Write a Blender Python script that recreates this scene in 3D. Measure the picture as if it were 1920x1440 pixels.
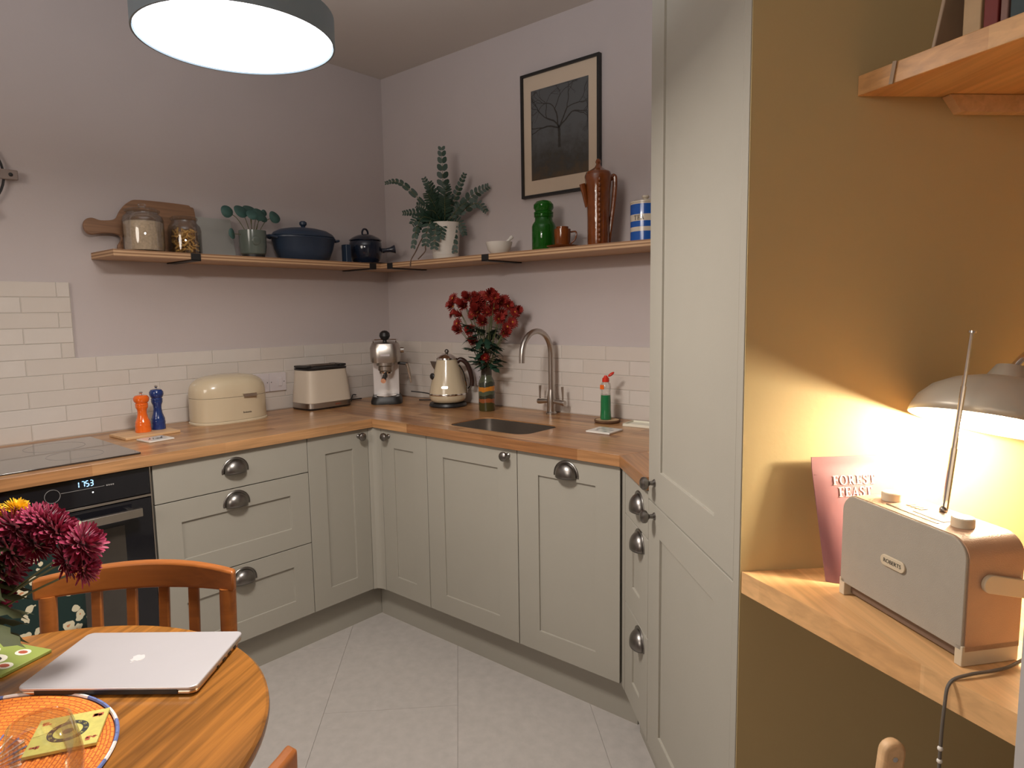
import bpy, bmesh, math, random
from mathutils import Matrix, Vector, Euler
random.seed(7)
PI = math.pi
def R(d): return math.radians(d)
SC = bpy.context.scene
COL = SC.collection
for o in list(bpy.data.objects): bpy.data.objects.remove(o)

# ------------------------------------------------------------------ camera
cd = bpy.data.cameras.new('camera'); cam = bpy.data.objects.new('camera', cd); COL.objects.link(cam)
yaw, pitch, roll, FPX = R(40.468), R(-6.212), R(-0.881), 1248.96
fw = Vector((math.cos(pitch)*math.cos(yaw), math.cos(pitch)*math.sin(yaw), math.sin(pitch)))
rt = fw.cross(Vector((0, 0, 1))).normalized(); up = rt.cross(fw)
r2 = math.cos(roll)*rt + math.sin(roll)*up; u2 = -math.sin(roll)*rt + math.cos(roll)*up
mw = Matrix((r2, u2, -fw)).transposed().to_4x4(); mw.translation = Vector((-2.3669, -2.9008, 1.3567))
cam.matrix_world = mw
cd.sensor_width = 36; cd.lens = FPX*36/1920; cd.clip_start = 0.02
SC.camera = cam
# ------------------------------------------------------------------ world, lights, exposure
SC.view_settings.view_transform = 'Standard'; SC.view_settings.look = 'None'
SC.view_settings.gamma = 1; SC.view_settings.use_curve_mapping = False
SC.view_settings.exposure = 0.14
w = bpy.data.worlds.new('world'); SC.world = w; w.use_nodes = True
w.node_tree.nodes['Background'].inputs[0].default_value = (1.0, .8, .65, 1)
w.node_tree.nodes['Background'].inputs[1].default_value = 0.05

def light(name, kind, loc, power, color, size=.1, target=None, **k):
    ld = bpy.data.lights.new(name, kind); ld.energy = power; ld.color = color
    if kind == 'AREA': ld.shape = 'DISK'; ld.size = size
    else: ld.shadow_soft_size = size
    for a, b in k.items(): setattr(ld, a, b)
    o = bpy.data.objects.new(name, ld); COL.objects.link(o); o.location = loc
    if target is not None:
        o.rotation_euler = (Vector(target)-Vector(loc)).to_track_quat('-Z', 'Y').to_euler()
    return o
DISC = (-1.657, -1.593, 1.90)
light('disc_lamp_down_light', 'AREA', (DISC[0], DISC[1], DISC[2]-.004), 21.5, (1, .925, .85), .30)
light('added_up_light', 'AREA', (DISC[0], DISC[1], DISC[2]+.075), 13.5, (.84, .91, 1), .28, (DISC[0], DISC[1], 3))  # added cool light above the closed drum, lifts ceiling and upper walls
light('room_fill_light', 'AREA', (-4.4, -2.2, 2.2), 27, (1, .90, .80), 1.2, (-1.4, -1.0, .9))  # added wide fill from behind the camera, no lamp stands there
LAMP_C = Vector((-1.57, -2.83, 1.155))   # replaced below by the desk lamp builder

# ------------------------------------------------------------------ materials
def nd(nt, t, **k):
    n = nt.nodes.new(t)
    for a, b in k.items():
        if a == 'inp':
            for i, v in b.items(): n.inputs[i].default_value = v
        else: setattr(n, a, b)
    return n
def mat(name, col, rough=.5, metal=0, noise=0.0, nscale=20, bump=0.0, bscale=200, spec=.5, trans=0, emit=None, es=0, ior=1.45, coat=0, sheen=0, stretch=None):
    m = bpy.data.materials.new(name); m.use_nodes = True; nt = m.node_tree; p = nt.nodes['Principled BSDF']
    p.inputs['Base Color'].default_value = (*col, 1); p.inputs['Roughness'].default_value = rough
    p.inputs['Metallic'].default_value = metal; p.inputs['Specular IOR Level'].default_value = spec
    p.inputs['Transmission Weight'].default_value = trans; p.inputs['IOR'].default_value = ior
    p.inputs['Coat Weight'].default_value = coat
    if sheen: p.inputs['Sheen Weight'].default_value = sheen
    if emit: p.inputs['Emission Color'].default_value = (*emit, 1); p.inputs['Emission Strength'].default_value = es
    tc = nd(nt, 'ShaderNodeTexCoord'); mp = nd(nt, 'ShaderNodeMapping'); nt.links.new(tc.outputs['Object'], mp.inputs[0])
    if stretch: mp.inputs['Scale'].default_value = stretch
    if noise:
        n = nd(nt, 'ShaderNodeTexNoise', inp={'Scale': nscale, 'Detail': 5}); nt.links.new(mp.outputs[0], n.inputs['Vector'])
        x = nd(nt, 'ShaderNodeMix', data_type='RGBA'); nt.links.new(n.outputs[0], x.inputs[0])
        x.inputs[6].default_value = (*[c*(1-noise) for c in col], 1); x.inputs[7].default_value = (*[min(1, c*(1+noise)) for c in col], 1)
        nt.links.new(x.outputs[2], p.inputs['Base Color'])
    if bump:
        n = nd(nt, 'ShaderNodeTexNoise', inp={'Scale': bscale, 'Detail': 3}); nt.links.new(mp.outputs[0], n.inputs['Vector'])
        b = nd(nt, 'ShaderNodeBump', inp={'Strength': bump, 'Distance': .002}); nt.links.new(n.outputs[0], b.inputs['Height']); nt.links.new(b.outputs[0], p.inputs['Normal'])
    return m
def wood(name, c1, c2, stave=None, rough=.4, grain=1.0, scale=1.0, gdark=.72, seed=0):
    """stave=(length,width): glued staves of differing tone along local X"""
    m = bpy.data.materials.new(name); m.use_nodes = True; nt = m.node_tree; p = nt.nodes['Principled BSDF']; L = nt.links.new
    p.inputs['Roughness'].default_value = rough
    tc = nd(nt, 'ShaderNodeTexCoord'); mp = nd(nt, 'ShaderNodeMapping', inp={'Location': (seed*.37, seed*.61, seed*.17)}); L(tc.outputs['Object'], mp.inputs[0])
    if stave:
        br = nd(nt, 'ShaderNodeTexBrick', offset=.37, offset_frequency=2, squash=1, inp={'Color1': (*c1, 1), 'Color2': (*c2, 1), 'Mortar': (*[c*.85 for c in c1], 1), 'Scale': 1, 'Mortar Size': 0.0, 'Mortar Smooth': .2, 'Bias': 0, 'Brick Width': stave[0], 'Row Height': stave[1]})
        L(mp.outputs[0], br.inputs['Vector']); base = br.outputs[0]
    else:
        n0 = nd(nt, 'ShaderNodeTexNoise', inp={'Scale': 2.0*scale, 'Detail': 2}); m0 = nd(nt, 'ShaderNodeMapping', inp={'Scale': (.6, 6, 6)}); L(mp.outputs[0], m0.inputs[0]); L(m0.outputs[0], n0.inputs['Vector'])
        x0 = nd(nt, 'ShaderNodeMix', data_type='RGBA'); L(n0.outputs[0], x0.inputs[0]); x0.inputs[6].default_value = (*c1, 1); x0.inputs[7].default_value = (*c2, 1); base = x0.outputs[2]
    m1 = nd(nt, 'ShaderNodeMapping', inp={'Scale': (2.2*scale, 45*scale, 45*scale)}); L(mp.outputs[0], m1.inputs[0])
    n1 = nd(nt, 'ShaderNodeTexNoise', inp={'Scale': 1.6, 'Detail': 6, 'Distortion': .6}); L(m1.outputs[0], n1.inputs['Vector'])
    rp = nd(nt, 'ShaderNodeMapRange', inp={1: .35, 2: .65, 3: 1-(1-gdark)*grain, 4: 1.08}); L(n1.outputs[0], rp.inputs[0])
    mx = nd(nt, 'ShaderNodeMix', data_type='RGBA', blend_type='MULTIPLY'); mx.inputs[0].default_value = 1
    L(base, mx.inputs[6]); L(rp.outputs[0], mx.inputs[7]); L(mx.outputs[2], p.inputs['Base Color'])
    b = nd(nt, 'ShaderNodeBump', inp={'Strength': .08, 'Distance': .001}); L(n1.outputs[0], b.inputs['Height']); L(b.outputs[0], p.inputs['Normal'])
    return m

M = {}
M['wall'] = mat('wall_paint_mauve', (.545, .485, .475), .85, noise=.05, nscale=3, bump=.15, bscale=120)
M['ceiling'] = mat('ceiling_paint', (.64, .585, .53), .9, noise=.03, nscale=3)
M['ochre'] = mat('wall_paint_ochre', (.47, .355, .175), .75, noise=.05, nscale=3, bump=.2, bscale=60)
M['sage'] = mat('cabinet_paint_sage', (.345, .322, .272), .5, noise=.03, nscale=6, bump=.08, bscale=300)
M['carcass'] = mat('cabinet_carcass', (.05, .045, .04), .7, noise=.05)
M['tile'] = mat('tile_glaze', (.655, .60, .55), .16, noise=.05, nscale=9, bump=.5, bscale=14)
M['tile2'] = mat('tile_glaze_warm', (.64, .58, .525), .18, noise=.05, nscale=7, bump=.5, bscale=12)
M['grout'] = mat('grout', (.49, .45, .405), .9, noise=.06, nscale=40)
M['floor'] = mat('floor_tile', (.44, .405, .375), .5, noise=.16, nscale=28, bump=.3, bscale=60)
M['floorjoint'] = mat('floor_joint', (.25, .22, .195), .8, noise=.1)
M['staves'] = wood('worktop_staves', (.30, .130, .050), (.56, .305, .135), (.42, .042), .28, gdark=.68)
M['desk_wood'] = wood('desk_staves', (.62, .34, .14), (.74, .45, .21), (.5, .045), .35, gdark=.85, seed=3)
M['shelf_wood'] = wood('upper_shelf_staves', (.55, .27, .10), (.70, .40, .17), (.45, .05), .4, gdark=.82, seed=5)
M['ply'] = wood('plywood_face', (.52, .33, .20), (.58, .38, .24), None, .6, gdark=.88)
M['table_wood'] = wood('table_veneer', (.25, .088, .013), (.41, .170, .030), None, .25, gdark=.50, scale=.8, seed=2)
M['chair_wood'] = wood('chair_beech', (.28, .085, .016), (.37, .12, .026), None, .33, gdark=.85)
M['pale_wood'] = wood('pale_wood', (.62, .38, .19), (.70, .46, .25), None, .45, gdark=.88)
M['dark_wood'] = wood('dark_board_wood', (.13, .085, .06), (.19, .12, .08), None, .55)
M['brown_wood'] = wood('brown_board_wood', (.25, .13, .07), (.32, .17, .09), None, .5)
M['gun'] = mat('gunmetal', (.23, .215, .20), .33, 1, noise=.08, nscale=30)
M['chrome'] = mat('chrome', (.75, .72, .68), .12, 1, noise=.02)
M['steel'] = mat('brushed_steel', (.50, .46, .42), .30, 1, noise=.08, nscale=30, stretch=(1, 1, 20))
M['blackm'] = mat('black_metal', (.025, .024, .024), .45, .3, noise=.1)
M['black'] = mat('black_plastic', (.018, .017, .017), .4, noise=.1)
M['blackglass'] = mat('black_glass', (.010, .010, .013), .06, noise=.1, spec=.6)
M['hob'] = mat('hob_glass', (.015, .013, .013), .09, noise=.1, spec=.9, coat=1)
M['cream'] = mat('cream_enamel', (.60, .50, .345), .22, noise=.03, nscale=4, coat=.4)
M['creamt'] = mat('cream_toaster', (.60, .52, .42), .35, noise=.03, nscale=4)
M['white'] = mat('white_ceramic', (.72, .68, .62), .2, noise=.03)
M['whitep'] = mat('white_plastic', (.62, .57, .58), .35, noise=.02)
M['orange'] = mat('orange_gloss', (.80, .14, .012), .2, noise=.05, coat=.5)
M['blue'] = mat('blue_gloss', (.012, .035, .16), .2, noise=.1, coat=.5)
M['navy'] = mat('navy_enamel', (.025, .042, .075), .35, noise=.15, nscale=8)
M['navyg'] = mat('navy_glaze', (.012, .018, .035), .12, noise=.15, nscale=8, coat=.5)
M['brownglaze'] = mat('brown_glaze', (.20, .050, .008), .15, noise=.45, nscale=26, coat=.5, bump=.4, bscale=70)
M['greeng'] = mat('green_glass', (.02, .20, .015), .05, noise=.05, trans=.6, ior=1.45)
M['glass'] = mat('clear_glass', (.97, .97, .97), .02, trans=1, ior=1.45)
def thinglass():
    m = bpy.data.materials.new('thin_glass'); m.use_nodes = True; nt = m.node_tree; nt.nodes.clear(); L = nt.links.new
    o = nd(nt, 'ShaderNodeOutputMaterial'); mx = nd(nt, 'ShaderNodeMixShader'); t = nd(nt, 'ShaderNodeBsdfTransparent'); g = nd(nt, 'ShaderNodeBsdfGlossy'); g.inputs['Roughness'].default_value = .02
    lw_ = nd(nt, 'ShaderNodeLayerWeight'); lw_.inputs['Blend'].default_value = .35
    mr = nd(nt, 'ShaderNodeMapRange', inp={1: 0, 2: 1, 3: .03, 4: .5}); L(lw_.outputs['Fresnel'], mr.inputs[0])
    rp = nd(nt, 'ShaderNodeValToRGB'); L(lw_.outputs['Facing'], rp.inputs[0]); rp.color_ramp.elements[0].color = (.97, .97, .96, 1); rp.color_ramp.elements[0].position = .55; rp.color_ramp.elements[1].color = (.78, .79, .78, 1)
    L(rp.outputs[0], t.inputs[0]); L(mr.outputs[0], mx.inputs[0]); L(t.outputs[0], mx.inputs[1]); L(g.outputs[0], mx.inputs[2]); L(mx.outputs[0], o.inputs[0]); return m
M['glass'] = thinglass()
M['oats'] = mat('oats', (.58, .46, .34), .9, noise=.4, nscale=120, bump=.6, bscale=200)
M['pasta'] = mat('pasta', (.62, .36, .10), .6, noise=.2, nscale=60)
M['sagepot'] = mat('sage_glazed_pot', (.12, .145, .125), .18, noise=.2, nscale=12, coat=.4)
M['leaf'] = mat('leaf_green', (.015, .044, .026), .45, noise=.35, nscale=25)
M['leafb'] = mat('leaf_green_hazed', (.05, .12, .105), .5, noise=.25, nscale=25)  # lightened and blued so the leaf colour carries the lamp's haze
M['leafo'] = mat('leaf_olive', (.05, .058, .018), .75, noise=.35, nscale=30)
M['stem'] = mat('stem_green', (.10, .11, .04), .6, noise=.3, nscale=40)
M['maroon'] = mat('petal_maroon', (.30, .010, .060), .6, noise=.45, nscale=70, sheen=.2)
M['redpetal'] = mat('petal_rust_red', (.27, .020, .014), .6, noise=.4, nscale=60)
M['yellow'] = mat('petal_yellow', (.95, .55, .03), .6, noise=.25, nscale=50)
M['floweryc'] = mat('flower_centre', (.55, .24, .03), .7, noise=.3, nscale=200)
M['alu'] = mat('aluminium_lid', (.60, .58, .60), .38, .55, noise=.02)
M['alus'] = mat('aluminium_edge', (.72, .55, .40), .3, 1, noise=.05)
M['logo'] = mat('mirror_logo', (.82, .80, .80), .2, .4, noise=.01)
M['pink'] = mat('pink_pouch', (.24, .105, .112), .5, noise=.08, nscale=8, bump=.25, bscale=25)
M['pinkw'] = mat('cream_lettering', (.80, .72, .55), .5, noise=.02)
M['radiogrey'] = mat('radio_grille_cloth', (.34, .30, .245), .7, noise=.06, nscale=40, bump=.3, bscale=900)
M['copper'] = mat('radio_leathercloth', (.42, .25, .155), .45, noise=.08, nscale=30, bump=.3, bscale=500)
M['radiocream'] = mat('radio_cream', (.55, .46, .33), .5, noise=.03)
M['shade'] = mat('lamp_shade_grey', (.36, .315, .25), .4, .2, noise=.04)
M['shadein'] = mat('lamp_shade_inside', (.9, .88, .82), .5, noise=.02)
M['bulb'] = mat('bulb_glow', (1, .9, .7), .5, emit=(1, .85, .6), es=60)
M['discglow'] = mat('disc_diffuser_glow', (1, 1, 1), .5, emit=(.93, .97, 1), es=4.0)
M['drum'] = mat('lamp_drum', (.20, .25, .29), .5, .2, noise=.05)
M['pmount'] = mat('picture_mount', (.62, .50, .38), .8, noise=.03)
M['bluepaint'] = mat('canister_blue', (.015, .10, .42), .2, noise=.05, coat=.4)
M['creamw'] = mat('canister_cream', (.66, .58, .46), .25, noise=.03, coat=.3)
M['redplastic'] = mat('red_cap', (.62, .035, .015), .35, noise=.05)
M['greenliq'] = mat('green_liquid', (.015, .17, .06), .1, noise=.05, spec=.5, coat=.5)
M['ledblue'] = mat('led_blue', (.3, .6, 1), .5, emit=(.35, .65, 1), es=1.6)
M['led'] = mat('led_white', (1, 1, 1), .5, emit=(1, 1, 1), es=2.5)
M['greyline'] = mat('grey_print', (.30, .29, .28), .5, noise=.02)
M['bark'] = mat('log_bark', (.12, .06, .03), .9, noise=.3, nscale=60)
M['logface'] = mat('log_face', (.50, .33, .18), .7, noise=.15, nscale=40)
M['matorange'] = mat('placemat_orange', (.80, .20, .035), .8, noise=.2, nscale=90)
def weave():
    m = bpy.data.materials.new('woven_orange'); m.use_nodes = True; nt = m.node_tree; p = nt.nodes['Principled BSDF']; L = nt.links.new
    tc = nd(nt, 'ShaderNodeTexCoord'); sx = nd(nt, 'ShaderNodeSeparateXYZ'); L(tc.outputs['Object'], sx.inputs[0])
    at_ = nd(nt, 'ShaderNodeMath', operation='ARCTAN2'); L(sx.outputs[1], at_.inputs[0]); L(sx.outputs[0], at_.inputs[1])
    ln = nd(nt, 'ShaderNodeVectorMath', operation='LENGTH'); L(tc.outputs['Object'], ln.inputs[0])
    sc1 = nd(nt, 'ShaderNodeMath', operation='MULTIPLY'); L(at_.outputs[0], sc1.inputs[0]); sc1.inputs[1].default_value = 14
    sc2 = nd(nt, 'ShaderNodeMath', operation='MULTIPLY'); L(ln.outputs['Value'], sc2.inputs[0]); sc2.inputs[1].default_value = 100
    cb = nd(nt, 'ShaderNodeCombineXYZ'); L(sc1.outputs[0], cb.inputs[0]); L(sc2.outputs[0], cb.inputs[1])
    br = nd(nt, 'ShaderNodeTexBrick', inp={'Color1': (.82, .25, .025, 1), 'Color2': (.74, .185, .014, 1), 'Mortar': (.42, .075, .008, 1), 'Scale': 1, 'Mortar Size': .09, 'Mortar Smooth': .6, 'Brick Width': 1.0, 'Row Height': .5}); L(cb.outputs[0], br.inputs['Vector'])
    L(br.outputs[0], p.inputs['Base Color']); p.inputs['Roughness'].default_value = .8
    b = nd(nt, 'ShaderNodeBump', inp={'Strength': .6, 'Distance': .001}); b.invert = True; L(br.outputs[1], b.inputs['Height']); L(b.outputs[0], p.inputs['Normal']); return m
M['matorange'] = weave()
M['matblue'] = mat('placemat_blue', (.12, .16, .36), .8, noise=.2, nscale=90)
M['matwhite'] = mat('placemat_white', (.72, .66, .62), .8, noise=.1, nscale=90)
M['limegreen'] = mat('booklet_green', (.26, .32, .07), .5, noise=.15, nscale=20)
M['sticker'] = mat('sticker_white', (.75, .72, .60), .5, noise=.02)
M['stickred'] = mat('sticker_red', (.38, .08, .04), .5, noise=.3, nscale=50)
M['dark'] = mat('ink_black', (.03, .028, .025), .6, noise=.05)
M['pepper'] = mat('speckle_brown', (.35, .17, .08), .6, noise=.3, nscale=60)
M['coastergreen'] = mat('coaster_lime', (.50, .45, .12), .5, noise=.25, nscale=120)
M['trim'] = mat('painted_jamb', (.42, .40, .39), .6, noise=.03)
M['yellowbook'] = mat('yellow_cover', (.80, .45, .05), .5, noise=.05)
M['cable'] = mat('grey_cord', (.13, .11, .09), .5, noise=.05)
for nm, c in dict(bk_cream=(.45, .30, .16), bk_red=(.16, .02, .015), bk_pink=(.22, .12, .10), bk_teal=(.035, .055, .06), bk_navy=(.015, .022, .035), bk_black=(.012, .01, .012), bk_beige=(.36, .26, .18)).items():
    M[nm] = mat(nm, c, .6, noise=.2, nscale=30, bump=.2, bscale=60)

def plyedge():
    m = bpy.data.materials.new('plywood_edge'); m.use_nodes = True; nt = m.node_tree; p = nt.nodes['Principled BSDF']; L = nt.links.new
    tc = nd(nt, 'ShaderNodeTexCoord'); sx = nd(nt, 'ShaderNodeSeparateXYZ'); L(tc.outputs['Object'], sx.inputs[0])
    ns = nd(nt, 'ShaderNodeTexNoise', inp={'Scale': 7, 'Detail': 4}); L(tc.outputs['Object'], ns.inputs['Vector'])
    a = nd(nt, 'ShaderNodeMath', operation='MULTIPLY'); L(sx.outputs[2], a.inputs[0]); a.inputs[1].default_value = 560
    b = nd(nt, 'ShaderNodeMath', operation='SINE'); L(a.outputs[0], b.inputs[0])
    c = nd(nt, 'ShaderNodeMath', operation='ADD'); L(b.outputs[0], c.inputs[0]); L(ns.outputs[0], c.inputs[1])
    r = nd(nt, 'ShaderNodeValToRGB'); L(c.outputs[0], r.inputs[0])
    r.color_ramp.elements[0].color = (.30, .16, .08, 1); r.color_ramp.elements[1].color = (.58, .37, .21, 1); r.color_ramp.elements[1].position = .6
    L(r.outputs[0], p.inputs['Base Color']); p.inputs['Roughness'].default_value = .6
    return m
M['plyedge'] = plyedge()
def floral():
    m = bpy.data.materials.new('tea_towel_floral'); m.use_nodes = True; nt = m.node_tree; p = nt.nodes['Principled BSDF']; L = nt.links.new
    tc = nd(nt, 'ShaderNodeTexCoord'); n = nd(nt, 'ShaderNodeTexNoise', inp={'Scale': 30, 'Detail': 2}); L(tc.outputs['Object'], n.inputs['Vector'])
    ad = nd(nt, 'ShaderNodeVectorMath', operation='SCALE'); L(n.outputs[1], ad.inputs[0]); ad.inputs['Scale'].default_value = .035
    a2 = nd(nt, 'ShaderNodeVectorMath', operation='ADD'); L(tc.outputs['Object'], a2.inputs[0]); L(ad.outputs[0], a2.inputs[1])
    v = nd(nt, 'ShaderNodeTexVoronoi', inp={'Scale': 24}); L(a2.outputs[0], v.inputs['Vector'])
    r = nd(nt, 'ShaderNodeValToRGB'); L(v.outputs['Distance'], r.inputs[0]); r.color_ramp.interpolation = 'CONSTANT'
    e = r.color_ramp.elements; e[0].color = (.55, .22, .10, 1); e[1].position = .12; e[1].color = (.66, .60, .42, 1)
    q = e.new(.36); q.color = (.006, .024, .020, 1)
    L(r.outputs[0], p.inputs['Base Color']); p.inputs['Roughness'].default_value = .9
    return m
M['floral'] = floral()
def vaseband():
    m = bpy.data.materials.new('banded_vase_glaze'); m.use_nodes = True; nt = m.node_tree; p = nt.nodes['Principled BSDF']; L = nt.links.new
    tc = nd(nt, 'ShaderNodeTexCoord'); sx = nd(nt, 'ShaderNodeSeparateXYZ'); L(tc.outputs['Object'], sx.inputs[0])
    ns = nd(nt, 'ShaderNodeTexNoise', inp={'Scale': 18, 'Detail': 2}); L(tc.outputs['Object'], ns.inputs['Vector'])
    a = nd(nt, 'ShaderNodeMath', operation='MULTIPLY_ADD'); L(ns.outputs[0], a.inputs[0]); a.inputs[1].default_value = .035; L(sx.outputs[2], a.inputs[2])
    d = nd(nt, 'ShaderNodeMath', operation='DIVIDE'); L(a.outputs[0], d.inputs[0]); d.inputs[1].default_value = .24
    r = nd(nt, 'ShaderNodeValToRGB'); L(d.outputs[0], r.inputs[0]); r.color_ramp.interpolation = 'CONSTANT'
    e = r.color_ramp.elements; e[0].color = (.055, .048, .015, 1); e[1].position = .22; e[1].color = (.26, .075, .025, 1)
    for ps, c in ((.30, (.03, .03, .018)), (.36, (.07, .085, .05)), (.45, (.48, .17, .012)), (.54, (.03, .035, .022)), (.62, (.07, .08, .045)), (.74, (.035, .028, .02))):
        q = e.new(ps); q.color = (*c, 1)
    L(r.outputs[0], p.inputs['Base Color']); p.inputs['Roughness'].default_value = .2
    return m
M['vaseband'] = vaseband()
def painting():
    m = bpy.data.materials.new('woodland_print'); m.use_nodes = True; nt = m.node_tree; p = nt.nodes['Principled BSDF']; L = nt.links.new
    tc = nd(nt, 'ShaderNodeTexCoord'); sx = nd(nt, 'ShaderNodeSeparateXYZ'); L(tc.outputs['Object'], sx.inputs[0])
    ns = nd(nt, 'ShaderNodeTexNoise', inp={'Scale': 16, 'Detail': 8, 'Roughness': .7}); L(tc.outputs['Object'], ns.inputs['Vector'])
    mr = nd(nt, 'ShaderNodeMapRange', inp={1: .0, 2: .38}); L(sx.outputs[2], mr.inputs[0])
    a = nd(nt, 'ShaderNodeMath', operation='MULTIPLY_ADD'); L(ns.outputs[0], a.inputs[0]); a.inputs[1].default_value = .9; L(mr.outputs[0], a.inputs[2])
    r = nd(nt, 'ShaderNodeValToRGB'); L(a.outputs[0], r.inputs[0])
    e = r.color_ramp.elements; e[0].position = .1; e[0].color = (.045, .028, .012, 1); e[1].position = 1.2 if False else 1; e[1].color = (.095, .10, .105, 1)
    q = e.new(.42); q.color = (.085, .055, .028, 1); q = e.new(.62); q.color = (.045, .042, .036, 1)
    L(r.outputs[0], p.inputs['Base Color']); p.inputs['Roughness'].default_value = .35
    return m
M['print'] = painting()

# ------------------------------------------------------------------ mesh building
class B:
    def __init__(s): s.v = []; s.f = []; s.m = []; s.mats = []; s.T = Matrix(); s.cur = 0
    def use(s, mt):
        if mt not in s.mats: s.mats.append(mt)
        s.cur = s.mats.index(mt); return s
    def add(s, vs, fs):
        n = len(s.v); s.v += [tuple(s.T @ Vector(v)) for v in vs]
        for f in fs: s.f.append([i+n for i in f]); s.m.append(s.cur)
        return s
    def box(s, x0, x1, y0, y1, z0, z1):
        return s.add([(x0, y0, z0), (x1, y0, z0), (x1, y1, z0), (x0, y1, z0), (x0, y0, z1), (x1, y0, z1), (x1, y1, z1), (x0, y1, z1)],
                     [(0, 3, 2, 1), (4, 5, 6, 7), (0, 1, 5, 4), (1, 2, 6, 5), (2, 3, 7, 6), (3, 0, 4, 7)])
    def prism(s, poly, z0, z1):
        n = len(poly); a = sum(poly[i][0]*poly[(i+1) % n][1]-poly[(i+1) % n][0]*poly[i][1] for i in range(n))
        if a < 0: poly = poly[::-1]
        return s.add([(x, y, z0) for x, y in poly]+[(x, y, z1) for x, y in poly],
                     [list(range(n))[::-1], list(range(n, 2*n))]+[(i, (i+1) % n, n+(i+1) % n, n+i) for i in range(n)])
    def lathe(s, prof, seg=32, c=(0, 0, 0), sx=1, sy=1, closed=False):
        vs = []; fs = []; k = len(prof)
        for r, z in prof:
            for i in range(seg):
                a = 2*PI*i/seg; vs.append((c[0]+sx*r*math.cos(a), c[1]+sy*r*math.sin(a), c[2]+z))
        for j in range(k-1):
            for i in range(seg): fs.append((j*seg+i, j*seg+(i+1) % seg, (j+1)*seg+(i+1) % seg, (j+1)*seg+i))
        if closed:
            for i in range(seg): fs.append(((k-1)*seg+i, (k-1)*seg+(i+1) % seg, (i+1) % seg, i))
        else:
            if prof[0][0] > 1e-5: fs.append(list(range(seg))[::-1])
            if prof[-1][0] > 1e-5: fs.append([(k-1)*seg+i for i in range(seg)])
        return s.add(vs, fs)
    def tube(s, pts, r, seg=8, cap=True):
        P = [Vector(p) for p in pts]; n = len(P); rs = r if isinstance(r, (list, tuple)) else [r]*n; vs = []; fs = []; prev = None
        for i in range(n):
            t = (P[min(i+1, n-1)]-P[max(i-1, 0)]).normalized()
            if prev is None: a = Vector((0, 0, 1)) if abs(t.z) < .9 else Vector((1, 0, 0)); nn = t.cross(a).normalized()
            else: nn = (prev-t*prev.dot(t)).normalized()
            prev = nn; b = t.cross(nn)
            for j in range(seg):
                an = 2*PI*j/seg; vs.append(tuple(P[i]+rs[i]*(math.cos(an)*nn+math.sin(an)*b)))
        for i in range(n-1):
            for j in range(seg): fs.append((i*seg+j, i*seg+(j+1) % seg, (i+1)*seg+(j+1) % seg, (i+1)*seg+j))
        if cap: fs += [list(range(seg))[::-1], [(n-1)*seg+j for j in range(seg)]]
        return s.add(vs, fs)
    def ball(s, c, r, seg=14, rings=8, sx=1, sy=1, sz=1):
        return s.lathe([(max(r*math.sin(PI*i/rings), 0 if 0 < i < rings else 1e-6), -sz*r*math.cos(PI*i/rings)) for i in range(rings+1)], seg, c, sx, sy)
    def mesh(s, name):
        me = bpy.data.meshes.new(name); me.from_pydata(s.v, [], s.f)
        for mt in s.mats: me.materials.append(mt)
        if len(s.mats) > 1: me.polygons.foreach_set('material_index', s.m)
        bm = bmesh.new(); bm.from_mesh(me); bmesh.ops.remove_doubles(bm, verts=bm.verts, dist=1e-6)
        bmesh.ops.recalc_face_normals(bm, faces=bm.faces); bm.to_mesh(me); bm.free()
        return me
def fin(me, angle=35):
    me.shade_smooth(); me.set_sharp_from_angle(angle=R(angle)); return me
def obj(name, b, m=None, parent=None, bevel=0, loc=None, rot=None, angle=35, seg=2, mods=None):
    me = b if isinstance(b, bpy.types.Mesh) else b.mesh(name)
    if m is not None and not me.materials: me.materials.append(m)
    if not isinstance(b, bpy.types.Mesh): fin(me, angle)
    o = bpy.data.objects.new(name, me); COL.objects.link(o)
    if parent: o.parent = parent
    if loc is not None: o.location = loc
    if rot is not None: o.rotation_euler = rot
    if bevel:
        bv = o.modifiers.new('bevel', 'BEVEL'); bv.width = bevel; bv.segments = seg; bv.limit_method = 'ANGLE'; bv.angle_limit = R(40)
    return o
def solid(o, t, off=0):
    s = o.modifiers.new('solid', 'SOLIDIFY'); s.thickness = t; s.offset = off; return o
def thing(name, label, cat, mtx=None, loc=None, rz=0, group=None):
    o = bpy.data.objects.new(name, None); COL.objects.link(o); o.empty_display_size = .05
    if mtx is not None: o.matrix_world = mtx
    else: o.location = loc; o.rotation_euler = (0, 0, rz)
    o['label'] = label; o['category'] = cat
    if group: o['group'] = group
    return o
def tag(o, label, cat, group=None):
    o['label'] = label; o['category'] = cat
    if group: o['group'] = group
    return o
def struct(o): o['kind'] = 'structure'; return o
def stuff(o): o['kind'] = 'stuff'; return o
def smoothcurve(pts, n=8):
    P = [Vector(p) for p in pts]; out = []
    for i in range(len(P)-1):
        p0 = P[max(i-1, 0)]; p1 = P[i]; p2 = P[i+1]; p3 = P[min(i+2, len(P)-1)]
        for k in range(n):
            t = k/n; out.append(.5*((2*p1)+(-p0+p2)*t+(2*p0-5*p1+4*p2-p3)*t*t+(-p0+3*p1-3*p2+p3)*t**3))
    out.append(P[-1]); return out
def rrect(x0, x1, y0, y1, r, n=6):
    pts = []
    for cx, cy, a in ((x1-r, y1-r, 0), (x0+r, y1-r, 90), (x0+r, y0+r, 180), (x1-r, y0+r, 270)):
        for k in range(n+1): t = R(a+90*k/n); pts.append((cx+r*math.cos(t), cy+r*math.sin(t)))
    return pts
YUP = Matrix.Rotation(R(90), 4, 'X')      # turns (x,y,z) prism into x, -z, y : outline in XZ, extruded along -Y
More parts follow.
